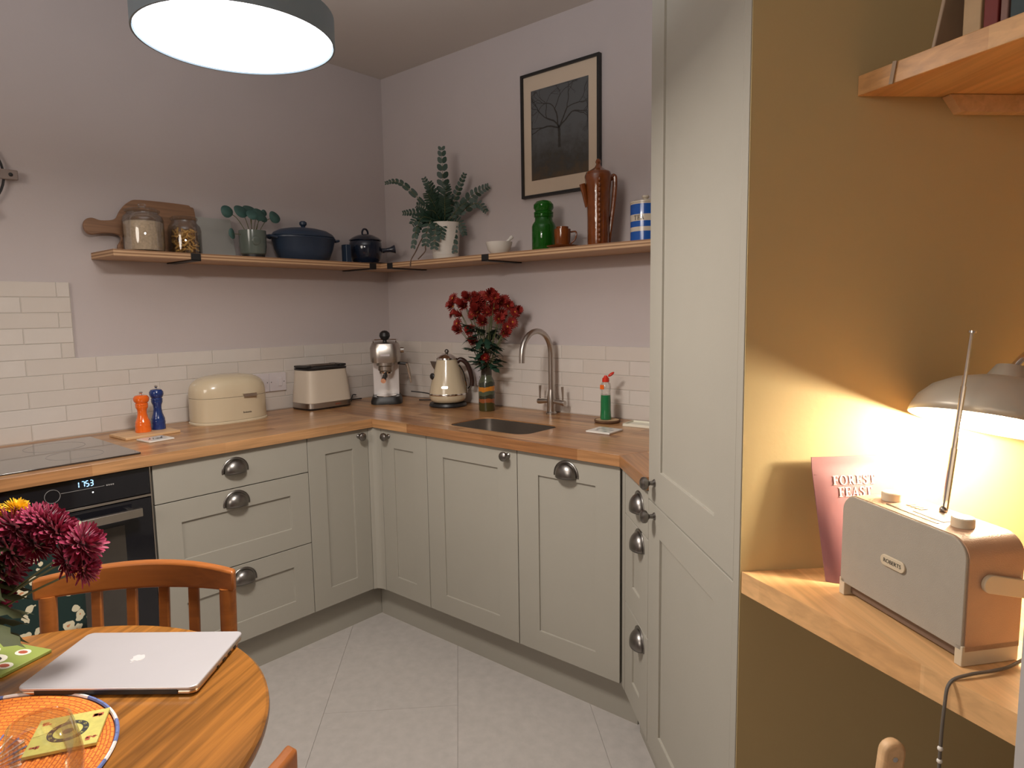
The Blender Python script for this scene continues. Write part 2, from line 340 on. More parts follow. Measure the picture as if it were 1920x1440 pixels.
def text(name, body, size, m, parent, mtx, sx=1, ext=.0004, bold=0):
    cu = bpy.data.curves.new('t', 'FONT'); cu.body = body; cu.size = size; cu.extrude = ext; cu.align_x = 'CENTER'; cu.align_y = 'CENTER'; cu.offset = bold; cu.resolution_u = 3
    t = bpy.data.objects.new('t', cu); COL.objects.link(t); dg = bpy.context.evaluated_depsgraph_get(); dg.update()
    me = bpy.data.meshes.new_from_object(t.evaluated_get(dg)); bpy.data.objects.remove(t); me.name = name; me.materials.clear(); me.materials.append(m)
    me.transform(Matrix.Diagonal((sx, 1, 1, 1)))
    o = bpy.data.objects.new(name, me); COL.objects.link(o); o.parent = parent; o.matrix_local = mtx; return o
def serif(name, body, h, m, parent, mtx, ext=.001, gap=.16, align=.5):
    """roman capitals with slab serifs, drawn in XY (height h), as one lettering part"""
    b = B(); T, t, s_ = .17, .07, .10; x = 0
    def bx(x0, x1, y0, y1): b.box((x+x0)*h, (x+x1)*h, y0*h, y1*h, 0, ext)
    def poly(p): b.prism([((x+a)*h, c*h) for a, c in p], 0, ext)
    for ch in body:
        w_ = dict(F=.62, E=.66, T=.74, R=.76, A=.84, O=.86, S=.56).get(ch, .7)
        if ch in 'FER':
            bx(.10, .10+T, 0, 1); bx(0, .37, 0, t); bx(0, .1, 1-t, 1)
        if ch in 'FE': bx(.27, w_, 1-t, 1); bx(w_-t, w_, 1-.24, 1-t); bx(.27, w_-.12, .48, .48+t); bx(w_-.12-t, w_-.12, .38, .64)
        if ch == 'E': bx(.37, w_, 0, t); bx(w_-t, w_, t, .26)
        if ch == 'T': bx(w_/2-T/2, w_/2+T/2, 0, 1); bx(w_/2-.2, w_/2+.2, 0, t); bx(0, w_, 1-t, 1); bx(0, t, 1-.26, 1-t); bx(w_-t, w_, 1-.26, 1-t)
        if ch == 'R':
            n = 12; o_ = [(.27+.33*math.cos(R(90-180*i/n)), .74+.26*math.sin(R(90-180*i/n))) for i in range(n+1)]; i_ = [(.27+.18*math.cos(R(90-180*i/n)), .74+.19*math.sin(R(90-180*i/n))) for i in range(n+1)]
            for i in range(n): poly([o_[i], o_[i+1], i_[i+1], i_[i]])
            poly([(.30, .50), (.46, .50), (w_, 0), (w_-.20, 0)]); bx(w_-.2, w_+.04, 0, t)
        if ch == 'A':
            poly([(.10, 0), (.17, 0), (.45, .92), (.41, 1)]); poly([(.40, 1), (.50, 1), (w_-.07, 0), (w_-.25, 0)]); bx(.22, .56, .28, .28+t); bx(0, .27, 0, t); bx(w_-.34, w_, 0, t)
        if ch == 'O':
            n = 28
            for i in range(n):
                a0, a1 = 2*PI*i/n, 2*PI*(i+1)/n; P_ = lambda a, k: (.43+(.43-(.17 if k else 0))*math.cos(a), .5+(.52-(.06 if k else 0))*math.sin(a)); poly([P_(a0, 0), P_(a1, 0), P_(a1, 1), P_(a0, 1)])
        if ch == 'S':
            P_ = smoothcurve([(.50, .80, 0), (.42, .95, 0), (.26, .97, 0), (.10, .84, 0), (.14, .64, 0), (.32, .50, 0), (.46, .34, 0), (.42, .12, 0), (.26, .03, 0), (.10, .07, 0), (.04, .24, 0)], 4)
            for i in range(len(P_)-1):
                d = (P_[i+1]-P_[i]).normalized(); n_ = Vector((-d.y, d.x, 0)); k0 = .035+.055*abs(math.sin(math.atan2(d.y, d.x)+.3)); p0, p1 = P_[i]-d*.01, P_[i+1]+d*.01
                poly([tuple((p0+n_*k0)[:2]), tuple((p1+n_*k0)[:2]), tuple((p1-n_*k0)[:2]), tuple((p0-n_*k0)[:2])])
            bx(.48, .53, .72, .98); bx(.02, .07, .02, .30)
        x += w_+gap
    W_ = (x-gap)*h; b.v = [(a-W_*align, c-h/2, z) for a, c, z in b.v]
    me = b.mesh(name); me.materials.append(m); o = bpy.data.objects.new(name, me); COL.objects.link(o); o.parent = parent; o.matrix_local = mtx; return o
FRONT = Matrix.Rotation(R(90), 4, 'X')    # text readable from -Y

# frames: local X runs left to right seen from the room, local Y goes into the wall
S2 = 2**-.5
F_L = Matrix()
F_M = Matrix(((0, 1, 0, 0), (-1, 0, 0, 0), (0, 0, 1, 0), (0, 0, 0, 1)))
F_D = Matrix(((-S2, S2, 0, -.6), (-S2, -S2, 0, -1.84), (0, 0, 1, 0), (0, 0, 0, 1)))   # origin on the diagonal front plane
def D(s, t, z=0): return F_D @ Vector((s, t, z))
def at(F, x, y, z): return F @ Matrix.Translation((x, y, z))

# ------------------------------------------------------------------ room shell
ZC = 2.5875
def wallpoly(name, pts, z0, z1, m, th=.1):
    """vertical wall slab: pts = two world xy points on the visible face, thickness goes to the right of a->b"""
    a, b = Vector(pts[0]), Vector(pts[1]); d = (b-a).normalized(); n = Vector((d.y, -d.x))*th
    bb = B().prism([tuple(a), tuple(b), tuple(b+n), tuple(a+n)], z0, z1)
    return struct(obj(name, bb, m))
rA = (0, 0); rB = (0, -2.09)
dS = D(.87, .66); dE = D(2.6, 1.19); 
wall_left = wallpoly('wall_left', [(0.1, 0), (-5.2, 0)], 0, ZC, M['wall'])
wall_back = wallpoly('wall_back', [(0, -2.2), (0, 0)], 0, ZC, M['wall'])
wallpoly('wall_right', [tuple(D(.868, .603)[:2]), tuple(D(-.30, .603)[:2])], 0, ZC, M['wall'])
# ochre partition beside the tall cabinet, its face towards the desk
pb = B(); pts = [D(.871, .0), D(.8728, .0), D(.8728, .67), D(.871, .67)]
struct(obj('wall_alcove_end', pb.prism([(p.x, p.y) for p in pts], 0, ZC), M['ochre']))
wallpoly('wall_alcove', [tuple(dE[:2]), tuple(dS[:2])], 0, ZC, M['ochre'])
wallpoly('wall_side', [tuple(D(2.6, 1.19)[:2]+0*Vector((0, 0))) if False else (dE.x, dE.y), (-5.2, dE.y-.4)][::-1], 0, ZC, M['wall'])
wallpoly('wall_rear', [(-5.2, 0), (-5.2, dE.y-.4)], 0, ZC, M['wall'])
struct(obj('ceiling', B().box(-5.3, .6, -5, .1, ZC, ZC+.05), M['ceiling']))
fl = struct(obj('floor', B().box(-5.3, .6, -5, .1, -.05, -.003), M['floorjoint']))
# large floor tiles laid parallel to the diagonal run
tw, tl = .457, .914
tm = B().box(.0005, tl-.0005, .0005, tw-.0005, -.003, 0).mesh('floor_tile'); tm.materials.append(M['floor'])
base = D(-.08, -.075)
fa = R(225)
for j in range(-9, 8):
    for i in range(-4, 6):
        ox, oy = (i+(.5 if j % 2 else 0)-.12)*tl, j*tw
        p = base+Vector((math.cos(fa)*ox-math.sin(fa)*oy, math.sin(fa)*ox+math.cos(fa)*oy, 0))
        if -3.6 < p.x < .9 and -3.4 < p.y < .6:
            cx = p+Vector((math.cos(fa)*tl/2-math.sin(fa)*tw/2, math.sin(fa)*tl/2+math.cos(fa)*tw/2, 0))
            if -3.5 < cx.x < -.05 and -3.3 < cx.y < -.05:
                o = bpy.data.objects.new('tile', tm); COL.objects.link(o); o.parent = fl; o.location = p; o.rotation_euler = (0, 0, fa)
# white jamb at the near end of the desk
struct(obj('trim_1', B().prism([tuple(D(*q)[:2]) for q in ((1.362, .099), (1.362, .146), (1.41, .146), (1.41, .099))], 0, ZC), M['trim']))

# wall tiles (each tile a part of its wall)
RH = .0594; TZ = .91; PIT = .2275; G = .0018
tmeshes = {}
def tilemesh(L, H, k):
    key = (round(L, 3), round(H, 4), k)
    if key not in tmeshes:
        b = B(); e = .0018; d = .007; rr = random.Random(hash(key) % 99)
        j = [rr.uniform(-.0007, .0007) for _ in range(4)]
        b.add([(0, 0, 0), (L, 0, 0), (L, 0, H), (0, 0, H), (0, -d+.002, 0), (L, -d+.002, 0), (L, -d+.002, H), (0, -d+.002, H),
               (e, -d+j[0], e), (L-e, -d+j[1], e), (L-e, -d+j[2], H-e), (e, -d+j[3], H-e)],
              [(0, 1, 5, 4), (1, 2, 6, 5), (2, 3, 7, 6), (3, 0, 4, 7), (4, 5, 9, 8), (5, 6, 10, 9), (6, 7, 11, 10), (7, 4, 8, 11), (8, 9, 10, 11)])
        me = b.mesh('tile'); me.materials.append(M['tile'] if k else M['tile2']); me.shade_smooth(); me.set_sharp_from_angle(angle=R(25)); tmeshes[key] = me
    return tmeshes[key]
def tilerow(parent, F, x0, x1, z, off, H):
    x = x0-((x0-off) % PIT)
    while x < x1-1e-4:
        a, b_ = max(x, x0), min(x+PIT, x1)
        if b_-a > .012:
            o = bpy.data.objects.new('tile', tilemesh(b_-a-G, H-G, random.random() < .5)); COL.objects.link(o)
            o.matrix_world = F @ Matrix.Translation((a+G/2, -.0035, z+G/2)); o.parent = parent
        x += PIT
struct(wall_left)
for k in range(5):       # k=0 bottom
    tilerow(wall_left, F_L, -2.25, -.011, TZ+k*RH+.001, -1.452+(0 if k % 2 == 0 else PIT/2), RH)
    tilerow(wall_back, F_M, .011, 1.95, TZ+k*RH+.001, 1.404+(0 if k % 2 == 0 else PIT/2), RH)
RE = (1.49-TZ-5*RH)/5
for k in range(5):
    tilerow(wall_left, F_L, -2.25, -1.521, TZ+5*RH+k*RE+.001, -1.564+(0 if k % 2 == 0 else PIT/2), RE)
for w_, bx in ((wall_left, [(-2.25, 0, TZ, TZ+5*RH), (-2.25, -1.521, TZ+5*RH, 1.49)]), (wall_back, [(.0, 1.97, TZ, TZ+5*RH)])):
    b = B()
    for x0, x1, z0, z1 in bx: b.box(x0, x1, -.0088, .001, z0, z1)
    if w_ is wall_back: b.v = [tuple(F_M @ Vector(v)) for v in b.v]
    g = obj('grout', b, M['grout'], w_)

# ------------------------------------------------------------------ kitchen units
def shaker(w, h, st=.092, rl=.077, th=.02, rec=.007):
    """door slab with a recessed centre panel, front at y=0, x 0..w, z 0..h"""
    b = B(); x0, x1, z0, z1 = st, w-st, rl, h-rl; y = rec
    V = [(0, 0, 0), (w, 0, 0), (w, 0, h), (0, 0, h), (x0, 0, z0), (x1, 0, z0), (x1, 0, z1), (x0, 0, z1),
         (x0, y, z0), (x1, y, z0), (x1, y, z1), (x0, y, z1), (0, th, 0), (w, th, 0), (w, th, h), (0, th, h)]
    Fc = [(0, 1, 5, 4), (1, 2, 6, 5), (2, 3, 7, 6), (3, 0, 4, 7), (4, 5, 9, 8), (5, 6, 10, 9), (6, 7, 11, 10), (7, 4, 8, 11), (8, 9, 10, 11),
          (1, 0, 12, 13), (2, 1, 13, 14), (3, 2, 14, 15), (0, 3, 15, 12), (13, 12, 15, 14)]
    return b.add(V, Fc)
def knobmesh():
    b = B(); b.T = YUP
    b.lathe([(.010, 0), (.0095, .003), (.006, .006), (.0055, .014), (.009, .018), (.0155, .022), (.0175, .027), (.0165, .033), (.011, .038), (0, .0395)], 20)
    return fin(b.mesh('knob'))
KN = knobmesh(); KN.materials.append(M['gun'])
def cupmesh():
    b = B(); A, Dp, H = .041, .027, .040; vs = []; fs = []; n, k = 22, 10
    for i in range(n+1):
        ps = PI+PI*i/n
        for j in range(k+1):
            th = R(2+100*j/k); vs.append((A*math.sin(th)*math.cos(ps), Dp*math.sin(th)*math.sin(ps)-.001, H*math.cos(th)))
    for i in range(n):
        for j in range(k): fs.append((i*(k+1)+j, (i+1)*(k+1)+j, (i+1)*(k+1)+j+1, i*(k+1)+j+1))
    b.add(vs, fs)
    n0 = []                                  # flat flange arch against the front
    vs = []; fs = []
    for i in range(n+1):
        a = R(-6)+(PI+R(12))*i/n
        r0, r1 = .96, 1.22
        for r in (r0, r1):
            vs.append((A*r*math.cos(a), -.0022, (H*r*math.sin(a)))); vs.append((A*r*math.cos(a), -.0002, H*r*math.sin(a)))
    for i in range(n):
        a = i*4; c = a+4
        fs += [(a, a+2, c+2, c), (a+1, c+1, c+3, a+3), (a+2, a+3, c+3, c+2), (a, c, c+1, a+1)]
    b.add(vs, fs)
    me = b.mesh('cup_handle'); me.materials.append(M['gun']); me.shade_smooth(); return me
CUP = cupmesh()
def knob(parent, x, z): o = bpy.data.objects.new('knob', KN); COL.objects.link(o); o.parent = parent; o.location = (x, 0, z); return o
def cup(parent, x, z):
    o = bpy.data.objects.new('cup_handle', CUP); COL.objects.link(o); o.parent = parent; o.location = (x, 0, z); solid(o, .0018); return o
ZB, ZT = .152, .872
def unit(F, name, label, cat, x0, x1, yf, depth=.545, fronts=(), zt=ZT, zb=ZB, group=None):
    t = thing(name, label, cat, at(F, x0, yf, 0), group=group); w = x1-x0
    obj('carcass', B().box(.004, w-.004, .021, depth, zb+.002, zt-.004), M['carcass'], t)
    for kind, z0, z1, hx, hz in fronts:
        g = .0017
        if kind == 'slab': m_ = B().box(0, w-2*g, 0, .02, 0, z1-z0-2*g); nm = 'drawer'
        elif kind == 'drawer': m_ = shaker(w-2*g, z1-z0-2*g, .082, .076); nm = 'drawer'
        else: m_ = shaker(w-2*g, z1-z0-2*g); nm = 'door'
        if kind == 'narrow': m_ = shaker(w-2*g, z1-z0-2*g, .08 if w > .25 else .07, .077); 
        o = obj(nm, m_, M['sage'], t, bevel=.0008, loc=(g, 0, z0+g))
        if kind in ('slab', 'drawer') or hx < 0: cup(o, abs(hx)-g, hz-z0-g)
        else: knob(o, hx-g, hz-z0-g)
    return t
YF = -.6
unit(F_L, 'drawer_cabinet', 'sage drawer cabinet with three cup-handled drawers beside the black oven', 'cabinet', -1.503, -.923, YF,
     fronts=(('slab', .735, ZT, .282, .800), ('drawer', .447, .735, .280, .678), ('drawer', ZB, .447, .290, .385)))
unit(F_L, 'door_cabinet', 'narrow sage cabinet left of the inner corner, knob at its top right', 'cabinet', -.923, -.627, YF,
     fronts=(('narrow', ZB, ZT, .247, .842),))
unit(F_M, 'door_cabinet', 'narrow sage cabinet right of the inner corner, knob at its top left', 'cabinet', .653, .938, YF,
     fronts=(('narrow', ZB, ZT, .052, .842),))
unit(F_M, 'sink_cabinet', 'wide sage cabinet under the sink with a small knob at top right', 'cabinet', .938, 1.411, YF,
     fronts=(('door', ZB, ZT, .432, .846),), zt=.70)
unit(F_M, 'integrated_appliance', 'sage panelled appliance door with one cup handle and a dark gap at its right', 'dishwasher', 1.411, 1.833, YF,
     fronts=(('door', ZB, ZT, -.214, .812),))
unit(F_D, 'drawer_cabinet', 'narrow sage diagonal drawer cabinet with three cup handles beside the tall cabinet', 'cabinet', .036, .286, 0, depth=.5,
     fronts=(('slab', .735, ZT, .160, .798), ('drawer', .453, .735, .165, .688), ('drawer', ZB, .453, .170, .400)))
# corner posts / fillers
cp = B(); cp.prism([(-.627, -.600), (-.600, -.627)] and [(-.6265, -.6), (-.6265, -.58), (-.58, -.58), (-.58, -.652), (-.6, -.652), (-.6, -.634), (-.604, -.620), (-.612, -.606)], ZB, ZT)
tag(obj('corner_post', cp, M['sage'], bevel=.001), 'slim rounded sage post closing the inner corner between two narrow cabinets', 'filler')
fp = B(); fp.prism([tuple(D(*q)[:2]) for q in ((.0, .0), (.034, .0), (.034, .3), (.015, .3))], ZB, ZT)
tag(obj('filler_panel', fp, M['sage']), 'thin sage filler strip beside the dark gap of the appliance door', 'filler')
# plinths
def plinth(name, poly, label): return tag(obj(name, B().prism(poly, 0, .150), M['sage']), label, 'plinth')
plinth('plinth', [(-2.2, -.547), (-.547, -.547), (-.547, -.53), (-2.2, -.53)], 'sage plinth board under the oven and drawers, meeting the inner corner')
q0 = D(.045, .052); 
plinth('plinth', [(-.5465, -.548), (-.5465, -1.868), (-.53, -1.868), (-.53, -.548)], 'long sage plinth board under the sink cabinet and appliance door')
plinth('plinth', [tuple(D(*q)[:2]) for q in ((.02, .055), (.842, .055), (.842, .07), (.02, .07))], 'sage plinth board under the diagonal drawers and tall cabinet')
# tall cabinet
tc = thing('tall_cabinet', 'tall sage larder cabinet with an upper and a lower door and two knobs', 'cabinet', at(F_D, .288, 0, 0))
obj('carcass', B().box(.002, .556, .021, .595, ZB, 2.28), M['sage'], tc, bevel=.001)
W = .556
o = obj('door', shaker(W-.003, 2.28-.853, .098, .092), M['sage'], tc, bevel=.0008, loc=(.0, 0, .853)); knob(o, .054, .908-.853)
o = obj('door', shaker(W-.003, .849-ZB, .098, .078), M['sage'], tc, bevel=.0008, loc=(.0, 0, ZB)); knob(o, .056, .820-ZB)
obj('end_panel', B().box(.5575, .5825, -.002, .595, 0, 2.28), M['sage'], tc, bevel=.0008)

# oven
ov = thing('oven', 'black built-in electric oven showing 1753 under the hob', 'oven', at(F_L, -2.11, YF, 0)); OW = .598
obj('body', B().box(.002, OW-.002, .022, .54, .26, .868), M['black'], ov)
cpn = obj('control_panel', B().box(0, OW, 0, .02, .782, .868), M['blackglass'], ov, bevel=.001)
obj('steel_strip', B().box(0, OW+.003, -.002, .018, .772, .7795), M['steel'], ov, bevel=.0005)
obj('side_trim', B().box(OW+.0005, OW+.0045, -.001, .02, .27, .868), M['steel'], ov)
dr = obj('door', B().box(0, OW, 0, .02, .285, .768), M['blackglass'], ov, bevel=.0015)
obj('window', B().prism([(x, z) for x, z in rrect(.07, OW-.085, .36, .69, .015)], -.001, .0015) if False else B().box(.07, OW-.085, -.0012, .001, .355, .695), mat('oven_window', (.05, .042, .034), .12, noise=.2, spec=.7), dr)
hb = B(); hb.prism(rrect(.045, OW-.045, -.052, -.036, .004, 3), .724, .750); hb.box(.06, .075, -.038, 0, .730, .744); hb.box(OW-.075, OW-.06, -.038, 0, .730, .744)
obj('handle', hb, M['steel'], dr, bevel=.001)
ds = B()
SEG = {'1': 'bc', '7': 'abc', '5': 'afgcd', '3': 'abgcd'}
def seg7(b, ch, x, z, w, h, t=.0028):
    P = {'a': (0, h, w, h), 'b': (w, h/2, w, h), 'c': (w, 0, w, h/2), 'd': (0, 0, w, 0), 'e': (0, 0, 0, h/2), 'f': (0, h/2, 0, h), 'g': (0, h/2, w, h/2)}
    for s_ in SEG[ch]:
        x0, z0, x1, z1 = P[s_]
        if z0 == z1: b.box(x+x0+t*.6, x+x1-t*.6, -.0012, 0, z+z0-t/2, z+z0+t/2)
        else: b.box(x+x0-t/2, x+x0+t/2, -.0012, 0, z+z0+t*.4, z+z1-t*.4)
for i, ch in enumerate('1753'): seg7(ds, ch, .392+i*.0115-(.004 if i == 0 else 0), .842, .0075, .017, .0022)
obj('clock_digits', ds, M['ledblue'], cpn)
dl = B(); dl.T = Matrix.Translation((.325, 0, .830)) @ YUP; dl.lathe([(.0205, 0), (.0205, .0015), (.0195, .0015), (.0195, 0)], 40, closed=True)
dl.T = Matrix(); dl.box(.347, .465, -.001, 0, .8335, .8345)
for i in range(4): dl.box(.470+i*.006, .474+i*.006, -.0008, 0, .832, .836)
obj('dial_print', dl, M['greyline'], cpn)
obj('indicator_light', B().ball((.432, -.0005, .820), .0022, 8, 6, sy=.4), M['led'], cpn)
unit(F_L, 'drawer_cabinet', 'sage filler front below the black oven', 'cabinet', -2.11, -1.509, YF, fronts=(), zt=.258)
# towel on the oven handle
tw_ = B(); nx, nz = 16, 14; xs = (-1.985, -1.735); vs = []; fs = []
prof = []
for k in range(9): prof.append((-.6595+.009*math.sin(0) if False else None, None)) if False else None
prof = [(-.6655, .42+.345*k/12) for k in range(12)]+[(-.664, .752), (-.655, .7605), (-.640, .7605), (-.630, .752)]+[(-.6275, .73-.2*k/5) for k in range(6)]
for i in range(nx+1):
    for (y, z) in prof:
        u = i/nx; fall = max(0, .75-z)
        vs.append((xs[0]+(xs[1]-xs[0])*u+fall*.04*(.5-u), y+(.006*math.sin(u*14)*min(1, fall*5) if y < -.64 else -.003*math.sin(u*14)*min(1, fall*5)), z))
k = len(prof)
for i in range(nx):
    for j in range(k-1): fs.append((i*k+j, (i+1)*k+j, (i+1)*k+j+1, i*k+j+1))
o = obj('tea_towel', B().add(vs, fs), M['floral'], angle=80); solid(o, .0018); tag(o, 'green floral tea towel hanging over the oven handle', 'towel')

# worktop: three sections
wt = thing('worktop', 'oiled oak stave worktop running along both walls and the diagonal', 'worktop', loc=(0, 0, 0))
Z0, Z1 = .873, .910
obj('section', B().box(-2.25, -.6155, -.618, -.002, Z0, Z1), M['staves'], wt, bevel=.0015)
cB = D(-.003, -.012); 
corner = Vector((-.6155, -.6155-1.24+.017*1.0))
ycut = -(.6155)+0
P3a = D(.285, -.012); P3b = D(.285, .6); P3c = D(-.247, .6)
cornerY = D(0, -.012); # diagonal edge meets x=-.6155
sc = (-.6155-(-.6)-S2*(-.012))/(-S2); cpt = D(sc, -.012)
mid = B(); inv = F_M.inverted()
def inM(p): q = inv @ Vector((p[0], p[1], 0)); return (q.x, q.y)
mid.prism([inM(p) for p in ((-.615, -.002), (-.002, -.002), (-.002, -2.085), tuple(P3c[:2]), (cpt.x, cpt.y))], Z0, Z1)
# section geometry is split at the sink so that the bowl opening is real
SX0, SX1, SY0, SY1 = .985, 1.385, -.532, -.297      # in mid frame: X = -worldy, Y = worldx
mo = obj('section', mid, M['staves'], wt)
cut = obj('cutter', B().prism(rrect(SX0, SX1, SY0, SY1, .05, 8), Z0-.05, Z1+.05), M['staves'])
bo = mo.modifiers.new('b', 'BOOLEAN'); bo.object = cut; bo.operation = 'DIFFERENCE'; bo.solver = 'EXACT'
bpy.context.view_layer.update(); dg = bpy.context.evaluated_depsgraph_get(); me = bpy.data.meshes.new_from_object(mo.evaluated_get(dg)); mo.modifiers.clear(); mo.data = me; fin(me, 35); bpy.data.objects.remove(cut)
bv = mo.modifiers.new('bevel', 'BEVEL'); bv.width = .0012; bv.segments = 2; bv.limit_method = 'ANGLE'; bv.angle_limit = R(40)
mo.matrix_world = F_M
third = B(); invD = F_D.inverted()
def inD(p): q = invD @ Vector((p[0], p[1], 0)); return (q.x, q.y)
third.prism([inD((cpt.x, cpt.y)), inD(P3a), inD(P3b), inD(P3c)], Z0, Z1)
o = obj('section', third, M['staves'], wt, bevel=.001); o.matrix_world = F_D
# sink bowl
sk = B(); n_ = 8; rings = []
for dx, z in ((-.0008, Z1-.004), (-.0005, .80), (.004, .775), (.02, .762), (.05, .758)):
    rings.append([(x, y, z) for x, y in rrect(SX0-.0+dx, SX1-dx, SY0+dx, SY1-dx, max(.05-dx*.4, .01), n_)])
k = len(rings[0]); vs = [p for r in rings for p in r]; fs = []
for a in range(len(rings)-1):
    for i in range(k): fs.append((a*k+i, a*k+(i+1) % k, (a+1)*k+(i+1) % k, (a+1)*k+i))
fs.append([(len(rings)-1)*k+i for i in range(k)])
sink = thing('sink', 'small undermounted stainless steel sink bowl set in the worktop', 'sink', F_M)
vs = [(SX0+(v[0]-SX0)*.994+.0012, SY0+(v[1]-SY0)*.99+.0012, v[2]) for v in vs]
o = obj('bowl', B().add(vs, fs), M['steel'], sink)
sd = B().lathe([(.036, .7575), (.036, .761), (.028, .761), (.024, .7585), (0.0001, .7585)], 28, ((SX0+SX1)/2, (SY0+SY1)/2, 0)); obj('drain', sd, M['chrome'], sink)
# hob
hob = thing('hob', 'black glass induction hob set flush into the worktop', 'hob', loc=(-1.82, -.335, .9102))
obj('glass', B().prism(rrect(-.30, .30, -.237, .237, .006, 3), 0, .005), M['hob'], hob, bevel=.0008)
for x, y, r in ((-.15, .11, .085), (.15, .11, .09), (-.15, -.1, .09), (.15, -.1, .08)): obj('zone_print', B().lathe([(r, .0051), (r, .0054), (r-.001, .0054), (r-.001, .0051)], 40, (x, y, 0), closed=True), M['greyline'], hob)

# ------------------------------------------------------------------ plywood wall shelf
SH0, SH1, SD = 1.579, 1.604, .226
sh = thing('wall_shelf', 'L-shaped plywood wall shelf across the kitchen corner', 'shelf', loc=(0, 0, 0))
def plyboard(x0, x1, F):
    b = B(); b.use(M['ply']); v = [(x0, -SD), (x1, -SD), (x1, -.002), (x0, -.002)]
    b.add([(x, y, z) for z in (SH0, SH1) for x, y in v], [(3, 2, 1, 0), (4, 5, 6, 7)])
    b.use(M['plyedge']); b.add([(x, y, z) for z in (SH0, SH1) for x, y in v], [(0, 1, 5, 4), (1, 2, 6, 5), (2, 3, 7, 6), (3, 0, 4, 7)])
    o = obj('board', b, None, sh); o.matrix_world = F
plyboard(-1.437, -.002, F_L); plyboard(SD+.0005, 2.0, F_M)
def bracket(F, x, label):
    b = B(); w_ = .019
    b.box(x-w_, x+w_, -SD-.005, -SD-.0006, SH0-.004, SH1-.001); b.box(x-w_, x+w_, -SD-.005, -.003, SH0-.005, SH0-.0008);
    o = obj('shelf_bracket', b, M['blackm'], bevel=.0006); o.matrix_world = F; tag(o, label, 'bracket')
bracket(F_L, -1.142, 'black metal bracket under the left shelf arm below the pasta jar')
bracket(F_L, -.276, 'black metal bracket on the left shelf arm beside the corner')
bracket(F_M, .30, 'black metal bracket on the back shelf arm under the trailing fern')
bracket(F_M, .935, 'black metal bracket on the back shelf arm under the mortar')
ZS = SH1+.0004

# items on the shelf -------------------------------------------------
# chopping board leaning on the wall
cb = B(); pts = [(-.115, .01)]; 
outl = [(.285, .004), (.300, .02), (.300, .185), (.285, .205), (.26, .213), (.09, .213), (.045, .200), (.012, .165), (-.012, .128), (-.06, .118), (-.090, .125), (-.112, .118), (-.122, .098), (-.118, .075), (-.100, .062), (-.06, .070), (-.012, .070), (.004, .055), (.006, .004)]
cs = [p for p in smoothcurve([(x, z, 0) for x, z in outl]+[(outl[0][0], outl[0][1], 0)], 4)][:-1]
cb.T = YUP; cb.prism([(p.x, p.y) for p in cs], 0, .016)
o = obj('chopping_board', cb, M['brown_wood'], bevel=.002, loc=(-1.345, -.040, ZS+.002), rot=(R(-7), 0, 0)); tag(o, 'wooden paddle chopping board leaning on the wall behind the glass jars', 'chopping board')
# oats jar
def jar(name, label, x, y, prof_out, prof_fill, fillmat, lidprof, th=.003, pieces=None, fillname='oats'):
    t = thing(name, label, 'jar', loc=(x, y, ZS))
    inner = [(max(r-th, .0005), z) for r, z in prof_out[1:]]
    inner[0] = (inner[0][0], prof_out[0][1]+th+.002)
    full = prof_out+inner[::-1]+[(0.0001, prof_out[0][1]+th+.001)]
    obj('glass_body', B().lathe([(0.0001, .0)]+full, 40), M['glass'], t)
    if prof_fill: stuff(obj(fillname, B().lathe(prof_fill, 36), fillmat, t))
    obj('lid', B().lathe(lidprof, 36), M['glass'], t)
    return t
jar('glass_jar', 'large round glass jar of pale oats with glass lid at the left shelf end', -1.293, -.135,
    [(.062, .0), (.070, .006), (.072, .02), (.072, .120), (.068, .134), (.056, .145), (.055, .150)],
    [(0.0001, .006), (.064, .0065), (.0675, .014), (.0675, .112), (.060, .1165), (0.0001, .118)], M['oats'],
    [(0.0001, .1515), (.060, .1515), (.061, .158), (.050, .164), (.014, .167), (.011, .172), (.015, .178), (.013, .184), (0.0001, .187)])
pj = jar('glass_jar', 'smaller glass jar of yellow pasta beside the oats jar', -1.135, -.128,
    [(.055, 0), (.061, .006), (.062, .02), (.062, .095), (.058, .112), (.047, .125), (.046, .135)], None, None,
    [(0.0001, .1362), (.050, .1362), (.051, .144), (.044, .150), (0.0001, .152)])
pb_ = B(); rr = random.Random(3)
for i in range(120):
    a, r_, z = rr.uniform(0, 2*PI), .046*math.sqrt(rr.random()), rr.uniform(.014, .098)
    d = Vector((rr.uniform(-1, 1), rr.uniform(-1, 1), rr.uniform(-.7, .7))).normalized()*.012
    c = Vector((r_*math.cos(a), r_*math.sin(a), z)); pb_.tube([c-d, c+d], .0034, 6)
stuff(obj('pasta_pieces', pb_, M['pasta'], pj))
# white panel with dark edge
wp = B(); wp.box(0, .155, -.006, .006, 0, .172)
o = obj('leaning_panel', wp, mat('panel_white', (.36, .36, .34), .6, noise=.04), bevel=.001, loc=(-1.045, -.060, ZS+.0012), rot=(R(-12), 0, 0)); tag(o, 'plain pale board leaning on the wall between the pasta jar and round-leaved plant', 'board')
obj('edge_strip', B().box(-.0045, -.0005, -.008, .007, 0, .172), M['blackm'], o)
